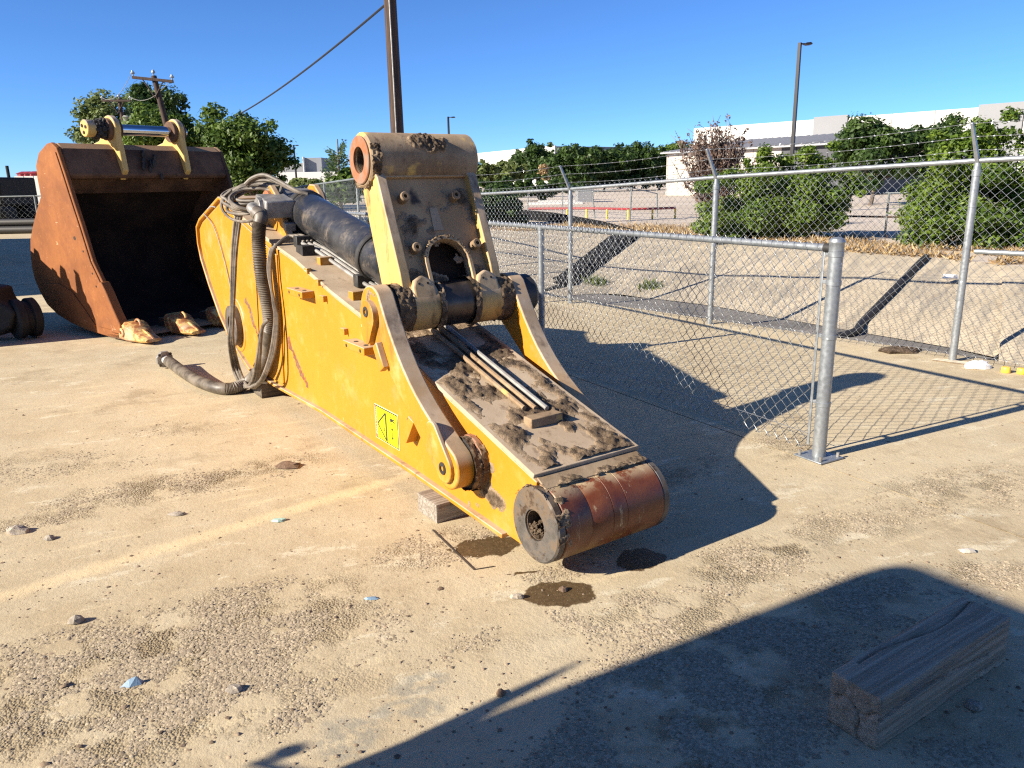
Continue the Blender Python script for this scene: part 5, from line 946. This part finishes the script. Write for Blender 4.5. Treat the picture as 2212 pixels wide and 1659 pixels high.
# ------------------------------------------------------------------ poles, lamps and wires
M['pole'] = wood('creosoted_pole', (.105, .062, .042), (.045, .026, .02), 0, .8); M['lamp'] = simple('dark_bronze_lamp', (.014, .012, .011), .45, .2, .15, 4, .05); M['cable'] = simple('black_cable', (.02, .02, .022), .6, 0, .1, 5, 0); M['insul'] = simple('grey_insulator', (.30, .31, .31), .3, 0, .1, 9, 0)
k = Mat('pole_wood'); f1 = k.noise(3, 7, .7, k.map(sc=(14, 14, .6))); col = k.mix(k.rr(f1, .35, .65), (.025, .015, .011), (.085, .05, .034)); M['pole'] = k.end(col, .85, 0, k.bump(f1, .6, .02))
pb0 = ay(859, 300, 19.); pbt = ay(858, 0, 19.)
up_ = thing('utility_pole', 'tall dark wooden utility pole rising behind the link', 'utility pole', (pb0[0], 19., 0))
MB().tube([np.array([pb0[0], 19., -.1]), np.array([pb0[0], 19., 4.]), np.array([pb0[0]-.02, 19., 10.6])], [.17, .15, .12], 24).build('pole_shaft', M['pole'], up_)
MB().tube([np.array([pb0[0], 18.84, z]) for z in (.2, 2.5, 4.5, 8)], .018, 8).build('conduit', M['tube'], up_)
def tpole(u, v0, Y, arm_px, label, tilt, r=.13, transformer=False):
    top = ay(u, v0, Y); b_ = np.array([top[0]+tilt, Y, 0]); root = thing('utility_pole', label, 'utility pole', b_, 'distant utility poles'); MB().tube([b_, (b_+top)/2, top], [r*1.2, r*1.05, r*.9], 12).build('pole_shaft', M['pole'], root)
    a0, a1 = ay(*arm_px[0], Y), ay(*arm_px[1], Y); e = (a1-a0)/np.linalg.norm(a1-a0); MB(lambda x, y, z: a0+e*x+np.array([0, y, z])).box(0, float(np.linalg.norm(a1-a0)), -.19, -.08, -.06, .06).build('cross_arm', M['pole'], root, .01)
    for f in (.02, .98): q = a0*(1-f)+a1*f+(0, -.13, .06); MB().lathe(q, q+(0, 0, .22), [(0, .03), (.08, .03), (.10, .09), (.14, .09), (.17, .05), (.22, .04)], 12).build('insulator', M['insul'], root)
    MB().lathe(top, top+(0, 0, .25), [(0, .03), (.1, .03), (.12, .08), (.18, .08), (.25, .04)], 12).build('insulator', M['insul'], root); mid = a0*.5+a1*.5
    for f in (.25, .75): MB().tube([a0*(1-f)+a1*f+(0, -.14, -.05), mid+(0, -.14, -.75)], .025, 6).build('arm_brace', M['pole'], root)
    if transformer: q = top+(.45, -.2, -2.0); MB().lathe(q, q+(0, 0, .95), [(0, .20), (.05, .26), (.8, .26), (.85, .29), (.95, .22)], 16).build('transformer', M['grsteel'], root)
    return top, a0, a1
t1, a10, a11 = tpole(332, 164, 36, ((289, 168), (377, 177)), 'wooden utility pole with cross arm left of centre, in front of the tree', .9)
t2, a20, a21 = tpole(257, 213, 52, ((222, 218), (285, 218)), 'farther utility pole with transformer behind the bucket pin', .3, .13, True)
def wirep(name, label, p, q, sag, r, mat=M['cable'], n=40, cat='cable', grp=None):
    t = np.linspace(0, 1, n)[:, None]; P = p*(1-t)+q*t; P[:, 2] -= sag*4*(t*(1-t))[:, 0]; return tag(MB().tube(P, r, 6).build(name, mat, fix=False), label, cat, grp)
wirep('overhead_cable', 'thick black overhead cable sagging from the tall pole down to the left', ay(858, -12, 18.9), ay(420, 283, 52), .55, .028)
wirep('power_line', 'thin power line between the two distant utility poles', a10+(0, -.13, .2), a20+(0, -.13, .2), .5, .012, M['tube'], cat='power line'); wirep('power_line', 'second thin power line between the two distant utility poles', a11+(0, -.13, .2), a21+(0, -.13, .2), .5, .012, M['tube'], cat='power line')
def lamp(u0, v0, Y, r, label, arm, gz=0.6, rnd=4):
    top = ay(u0, v0, Y); root = thing('lamp_post', label, 'lamp post', (top[0], Y, gz), 'parking lot lamp posts'); MB().lathe((top[0], Y, gz-.1), tuple(top), [(0, r), (float(top[2])-gz+.1, r*.85)], rnd).build('pole_shaft', M['lamp'], root, 0, 0)
    MB(lambda x, y, z: top+np.array([x, y, z])).box(-.05, arm*.45, -.04, .04, -.10, -.03).build('lamp_arm', M['lamp'], root, .01); MB(lambda x, y, z: top+np.array([x, y, z])).prism([(arm*.35, -.10), (arm*.5, -.02), (arm*.85, .0), (arm, -.06), (arm*.98, -.12), (arm*.6, -.14)], -.18, .18).build('lamp_head', M['lamp'], root, .01)
lamp(1728, 92, 44, .13, 'tall dark lamp post with one flat head on the right', .62); lamp(968, 252, 85, .13, 'dark lamp post above the top right of the link', .75, 0.6); lamp(634, 313, 105, .14, 'small dark lamp post in front of the grey store on the left', .65, 0.)

# ------------------------------------------------------------------ buildings
def wallm(name, col, var=.06): return simple(name, col, .8, 0, var, .15, .05)
M['bw'] = wallm('white_tilt_wall', (.56, .545, .51)); M['bg'] = wallm('grey_and_shade_wall', (.22, .222, .228)); M['bdk'] = wallm('shaded_grey_wall', (.16, .16, .17)); M['tan'] = wallm('tan_metal_wall', (.47, .42, .365)); M['roofg'] = wallm('grey_metal_roof', (.30, .30, .31)); M['glass'] = simple('blue_window_glass', (.05, .10, .14), .08, 0, .2, .3, 0); M['red'] = simple('red_painted_steel', (.28, .028, .03), .5, 0, .2, 3, .05); M['yel'] = simple('yellow_painted_steel', (.75, .50, .05), .55, 0, .2, 3, .05); M['shedshade'] = wallm('shed_shade_wall', (.07, .072, .08))
def wall_run(root, p, q, h, segs, th=.5, names='wall_panel', z0=0.):
    p, q = np.array(p, float)[:2], np.array(q, float)[:2]; L_ = np.linalg.norm(q-p); d = (q-p)/L_; n_ = np.array([-d[1], d[0]])
    F = lambda x, y, z: np.array([p[0]+d[0]*x+n_[0]*y, p[1]+d[1]*x+n_[1]*y, z])
    for (a_, b_, mt, dh, pr) in segs: MB(F).box(a_*L_+.04, b_*L_-.04, -pr, th, z0, h+dh).build(names, M[mt], root, .03)
    return F, L_
A1, A2 = ay(1497, 300, 150), ay(2500, 300, 101); hW = 10.9
wb = thing('white_warehouse', 'long white warehouse with grey wall panels along the upper right', 'warehouse', (A1[0], A1[1], 0))
def fr(u): # fraction along the front for a picture column
    d = ray(u, 320)[:2]; p, v_ = A1[:2], (A2-A1)[:2]; return float(np.cross(p, d)/-np.cross(v_, d))
segs = []; us = [1497, 1580, 1668, 1754, 1827, 1920, 2012, 2104, 2202, 2320, 2500]; ms_ = ['bw', 'bw', 'bw', 'bg', 'bw', 'bw', 'bw', 'bg', 'bw', 'bw']
for i, mt in enumerate(ms_): segs.append((fr(us[i]), fr(us[i+1]), mt, .35 if mt == 'bg' else 0, .25 if mt == 'bg' else 0))
Fw, Lw = wall_run(wb, A1, A2, hW, segs); MB(Fw).box(.2, Lw, .4, 60, 9.5, 10.2).build('roof', M['roofg'], wb)
MB(Fw).box(fr(1580)*Lw, fr(1775)*Lw, -14, -.4, 0, 6.2).build('dock_annex', M['bw'], wb, .05)
for u in (1600, 1640, 1690, 1735, 1890, 1960): MB(Fw).box(fr(u)*Lw-.5, fr(u)*Lw+.5, -.32, -.22, 6.6, 7.6).build('window', M['bg'], wb)
B1, B2, B3 = ay(1006, 331, 255), ay(1198, 314, 205), ay(1490, 320, 232)
w2 = thing('white_office_warehouse', 'white warehouse with a blue window band and an end wall coloured grey for shade', 'warehouse', (B2[0], B2[1], 0)); h2 = float(B2[2])
B0 = B2 + (B1-B2)*1.5; F2, L2 = wall_run(w2, B0, B2, h2, [(0, .35, 'bw', 0, 0), (.35, .7, 'bw', 0, 0), (.7, 1.0, 'bw', 0, 0)]); F3, L3 = wall_run(w2, B2, B3, h2, [(0.003, .35, 'bg', -.2, 0), (.35, .68, 'bg', -.2, 0), (.68, 1.15, 'bdk', -.8, -.1)])  # shade of the end wall put into its grey panel colours
xw = L2/1.5*.5; nb = 9
wn = MB(F2).box(xw-.6, xw+14.5, -.35, -.05, 4.0, 8.6).build('window_surround', M['bg'], w2, .03)
for i in range(nb):
    for j in range(2): MB(F2).box(xw+i*1.5, xw+i*1.5+1.35, -.42, -.3, 4.4+j*2., 6.2+j*2.).build('pane', M['glass'], wn)
MB(F2).box(0, L2, .4, 40, h2-1.5, h2-1.).build('roof', M['roofg'], w2)
sh = thing('tan_metal_shed', 'tan metal shed with a grey ribbed roof and end wall coloured dark for shade', 'shed', (*ay(1442, 395, 58)[:2], 0.5)); gz = .5
s0_, s1_ = ay(1441, 331, 58), ay(1862, 318, 46); eh = float(s0_[2]); q0_, q1_ = s0_[:2], s1_[:2]; L_ = np.linalg.norm(q1_-q0_); d_ = (q1_-q0_)/L_; n_ = np.array([-d_[1], d_[0]]); FS = lambda x, y, z: np.array([q0_[0]+d_[0]*x+n_[0]*y, q0_[1]+d_[1]*x+n_[1]*y, z])
ns_ = 14
for i in range(ns_): MB(FS).box(L_*i/ns_+.01, L_*(i+1)/ns_-.01, 0, .12, gz, eh).build('wall_panel', M['tan'] if i < 9 else M['shedshade'], sh, .02)  # right-hand panels take the painted shade colour
rt_ = MB(FS).raw([FS(-.3, -.4, eh-.05), FS(L_+.3, -.4, eh-.05), FS(L_+.3, 9, eh+.95), FS(-.3, 9, eh+.95), FS(-.3, -.4, eh+.05), FS(L_+.3, -.4, eh+.05), FS(L_+.3, 9, eh+1.07), FS(-.3, 9, eh+1.07)], [(0,3,2,1),(4,5,6,7),(0,1,5,4),(1,2,6,5),(2,3,7,6),(3,0,4,7)]).build('roof', M['roofg'], sh)
for i in range(25): x = L_*i/24; MB().tube([FS(x, -.4, eh+.07), FS(x, 9, eh+1.09)], .04, 4).build('roof_rib', M['roofg'], rt_, 0, 0, False)
MB(FS).prism([(0, 0), (.1, 0), (.1, 1), (0, 1)], 0, .01) ; MB(lambda x, y, z: FS(y, x, z)).prism([(0, gz), (18, gz), (18, eh), (9, eh+.9), (0, eh)], -.02, .1).build('end_wall', M['tan'], sh); MB(lambda x, y, z: FS(y, x, z)).prism([(0, gz), (18, gz), (18, eh), (9, eh+.9), (0, eh)], L_-.1, L_+.02).build('end_wall', M['shedshade'], sh)  # right end wall coloured dark as if in shade
b4 = thing('grey_store', 'low grey and white store building between the tree and the feathery tree', 'store', (*ay(640, 395, 140)[:2], 0))
for (u0, u1, v0, v1, Y, mt) in ((598, 657, 353, 375, 140, 'bg'), (655, 697, 341, 375, 138, 'bg'), (595, 760, 373, 400, 132, 'bw')):
    p, q = ay(u0, v0, Y), ay(u1, v1, Y); MB().box(p[0], q[0], Y, Y+12, 0 if mt == 'bw' else 2.0, float(p[2])).build('wall_block', M[mt], b4, .05)
p, q = ay(653, 340, 137), ay(658, 375, 137); MB().box(p[0], q[0], 137, 138, 2., float(p[2])+.1).build('white_pier', M['bw'], b4, .03)
b5 = thing('white_depot', 'small white building with red roof vents at the far left', 'building', (*ay(60, 410, 115)[:2], 0)); p, q = ay(30, 381, 115), ay(140, 412, 115)
for i in range(5): x0, x1 = p[0]+(q[0]-p[0])*i/5, p[0]+(q[0]-p[0])*(i+1)/5; MB().box(x0+.05, x1-.05, 115, 125, 0, float(p[2])).build('wall_panel', M['bw'], b5, .03)
for u in (52, 62, 75): c = ay(u, 377, 117); MB().lathe((c[0], 117, float(p[2])-.2), (c[0], 117, float(c[2])+.4), [(0, .9), (.5, .9), (.6, 1.1), (.9, .3)], 8).build('roof_vent', M['red'], b5)
# ------------------------------------------------------------------ things on the lot behind the channel
rb = thing('red_pipe_barrier', 'low red pipe barrier on yellow posts across the lot', 'pipe barrier', gp(1350, 474, lipz)); pr_ = [(1225, 472), (1267, 472), (1311, 473), (1357, 475), (1409, 474), (1458, 472)]; q = [gp(u, v, lipz) for u, v in pr_]
for p in q: MB().cyl(p-(0, 0, .05), p+(0, 0, .30), .028, n=12).build('barrier_post', M['yel'], rb)
MB().tube([p+(0, 0, .30) for p in [q[0]+(q[0]-q[1])*2] + q], .035, 12).build('barrier_pipe', M['red'], rb)
bx_ = thing('concrete_box', 'grey open concrete box standing on the lot', 'concrete box', gp(1266, 438, lipz)); c = gp(1248, 438, lipz); c2 = gp(1284, 438, lipz); Wb = c2[0]-c[0]
for nm, (x0, x1, y0, y1, z0, z1) in (('box_wall', (0, .08, 0, 1.6, 0, .62)), ('box_wall', (Wb-.08, Wb, 0, 1.6, 0, .62)), ('box_wall', (.081, Wb-.081, .0, .08, 0, .60)), ('box_lid', (-.05, Wb+.05, -.05, 1.65, .621, .70))): MB(lambda x, y, z: c+np.array([x, y, z])).box(x0, x1, y0, y1, z0, z1).build(nm, M['bg'], bx_, .01)
for i, (u0, u1, v, h, lab) in enumerate(((1141, 1268, 443, .10, 'long pale concrete slab lying on the lot, lower one'), (1165, 1250, 437, .08, 'pale concrete slab lying behind the long slab on the lot'))):
    p, q = gp(u0, v, lipz), gp(u1, v, lipz); mb = MB().box(p[0], q[0], p[1], p[1]+1.2, lipz, lipz+h); tag(mb.build('concrete_slab', M['bw'], None, .01), lab, 'concrete slab')
lo2 = thing('lot_fence', 'thin sagging fence with leaning posts across the lot', 'fence', gp(1330, 470, lipz)); q = [gp(u, v, lipz) for u, v in ((1060, 455), (1140, 458), (1215, 463), (1285, 472), (1360, 480), (1420, 470))]; tp_ = [p+(RNG.normal(0, .04), 0, h) for p, h in zip(q, (.75, .8, .8, .8, .9, .7))]
for p, t in zip(q, tp_): MB().tube([p, t], .022, 8).build('line_post', M['wireold'], lo2)
MB().tube(tp_, .014, 6).build('top_rail', M['wireold'], lo2)
M['lgr'] = simple('pale_lot_slab', (.66, .57, .45), .9, 0, .1, .4, .1)
# second fence beyond the glossy shrubs
f3 = thing('thin_wire_fence', 'thin wire fence on the lot between the two glossy shrubs', 'fence', gp(1900, 530, lipz)); q = [gp(u, v, lipz) for u, v in ((1700, 505), (1911, 512), (2120, 520))]
for p in q: MB().cyl(p, p+(0, 0, .78), .02, n=8).build('line_post', M['wireold'], f3)
MB().tube([p+(0, 0, .78) for p in q], .012, 6).build('top_rail', M['wireold'], f3); MB().tube([p+(0, 0, .36) for p in q], .02, 6).build('lower_rail', M['pole'], f3)
for i in range(2): chain_link('chain_mesh', q[i], q[i+1], lipz+.02, lipz+.78, M['wireold'], f3, .07, .0025)

# ------------------------------------------------------------------ machines and added shadow casters at the left, partly or wholly outside the picture
cw = thing('crawler_frame', 'black crawler track frame with a front wheel at the left edge', 'track frame', (-5.6, 8.6, 0)); M['bkm'] = simple('greasy_black_steel', (.014, .013, .012), .75, .1, .4, 9, .4)
wc = gp(58, 733) + np.array([-.02, .06, .235]); wd = np.array([-.62, -.78, 0]); wd /= np.linalg.norm(wd)
wh = MB().lathe(wc+wd*.13, wc-wd*.13, [(0, .05), (0.005, .15), (.0, .19), (.02, .225), (.09, .225), (.10, .19), (.16, .19), (.17, .225), (.24, .225), (.26, .19), (.255, .06)], 36).build('idler_wheel', M['bkm'], cw)
MB().tubering(wc+wd*.15, wc+wd*.12, .09, .04, 24).build('wheel_hub', M['dkrod'], wh)
pf = lambda u, v, y: tuple(ay(u, v, y)[[0, 2]])
prf = [pf(-420, 740, 8.75), pf(20, 728, 8.75), pf(52, 700, 8.75), pf(60, 668, 8.75), pf(44, 655, 8.75), pf(28, 648, 8.75), pf(20, 632, 8.75), pf(16, 618, 8.75), pf(-8, 615, 8.75), pf(-420, 600, 8.75)]
MB().prism([(x, max(z, .06)) for x, z in prf], 8.5, 8.85).build('track_frame', M['bkm'], cw, .03)
MB().box(-9.2, -6.75, 7.62, 9.35, .3, 1.5).build('unseen_shade_box', M['bkm'], cw, .06)  # unseen box added to shade the wheel and the foot of the bucket
for x, z, y in ((-6.9, 1.85, 7.75), (-7.0, 1.70, 8.0), (-6.95, 1.62, 8.3), (-7.1, 1.75, 8.6), (-7.2, 1.9, 7.95)): MB().prism([(x-.12, 1.4), (x+.14, 1.4), (x+.08, z-.15), (x+.02, z), (x-.07, z-.08)], y, y+.12).build('jag_caster', M['bkm'], cw, .02)  # unseen lugs added to give the shadow on the bucket a jagged top
bp_ = thing('black_pipe_bundle', 'bundle of long black pipes lying in the shade at the far left', 'pipes', (-24, 32, 0))
for i, (dy, z) in enumerate(((0, .16), (.34, .16), (.17, .45))): MB().tube([(-40, 32+dy, z), (-26, 32.2+dy, z), (-12, 32.4+dy, z)], .155, 14).build('pipe', M['black'], bp_)
fm = thing('parked_excavator', 'dark parked machine with a raised exhaust beyond the grass at the far left edge', 'machine', (-29, 46, 0)); p0_ = ay(-30, 430, 46); p1_ = ay(36, 430, 46)
MB().box(p0_[0]-2, p1_[0]-.2, 45, 48.5, .9, float(ay(10, 383, 46)[2])).build('engine_body', M['bkm'], fm, .12); MB().box(p0_[0]-2.4, p1_[0], 44.6, 46, .05, .9).build('track', M['bkm'], fm, .25); MB().box(p0_[0]-2.4, p1_[0], 47.4, 48.9, .05, .9).build('track', M['bkm'], fm, .25)
c = ay(19, 383, 46.5); MB().tube([(c[0], 46.5, float(c[2])-.3), (c[0], 46.5, float(c[2])+.65)], .09, 10).build('exhaust_stack', M['bkm'], fm)
SD = np.array([math.cos(SUN_DIR), math.sin(SUN_DIR)])/math.tan(SUN_EL)
bl = thing('yard_workshop', 'workshop building standing left of the yard', 'building', (-24, 14, 0))
for (x0, x1, y0, y1) in ((-45, -15.6, 8.6, 9.0), (-45, -15.6, 21.6, 22.0), (-16.0, -15.6, 9.01, 21.59)): MB().box(x0, x1, y0, y1, 0, 7.0).build('wall', M['tan'], bl)
MB().box(-45.2, -15.4, 8.4, 22.2, 7.01, 7.25).build('roof', M['roofg'], bl)
tk = thing('unseen_sun_blocker', 'box truck added unseen left of the camera to cast the foreground shadow', 'blocker', (-4.5, -1, 0)); H_ = 2.95; ap = gp(1968, 1192)[:2]; c0 = ap - SD*H_; e1_ = np.array([.55, -.835]); e2_ = np.array([-.835, -.55]); FT = lambda x, y, z: np.array([c0[0]+e1_[0]*x+e2_[0]*y + .08*(1-z/2.95), c0[1]+e1_[1]*x+e2_[1]*y - .17*(1-z/2.95), z])  # unseen box, leaned so its edge casts the foreground shadow
MB(FT).box(0, 6, 0, 2.4, .55, H_).build('blocker_box', M['bw'], tk, .12, seg=4); MB(FT).box(.1, 6, .1, 2.3, .3, .549).build('blocker_base', M['bkm'], tk)
for x in (1.0, 4.8):
    for y in (.02, 2.1): MB().cyl(FT(x, y, .42), FT(x, y+.28, .42), .42, n=28).build('wheel', M['black'], tk)
tp = gp(1255, 1428)[:2] - SD*1.9; tq = gp(925, 1592)[:2] - SD*1.05; MB().tube([(*tq, 1.05), (*(tq*.4+tp*.6), 1.56), (*tp, 1.9)], [.03, .024, .006], 10).build('streak_caster', M['grsteel'], tk); MB().tube([(*tq, 1.06), FT(.05, .3, 1.0)], .025, 8).build('bar_bracket', M['grsteel'], tk); pass  # unseen bar added to cast the thin shadow streak
mp = gp(628, 1622)[:2] - SD*1.35; MB().box(mp[0]-.03, mp[0]+.03, mp[1]-.03, mp[1]+.03, 1.32, 1.375).build('blob_caster', M['black'], tk, .03); MB().tube([(*mp, 1.3), (*(gp(715, 1690)[:2]-SD*1.2), 1.2)], .013, 8).build('blob_caster_arm', M['black'], tk)  # small unseen box and arm added for a blob of shadow
bpy.context.view_layer.update()
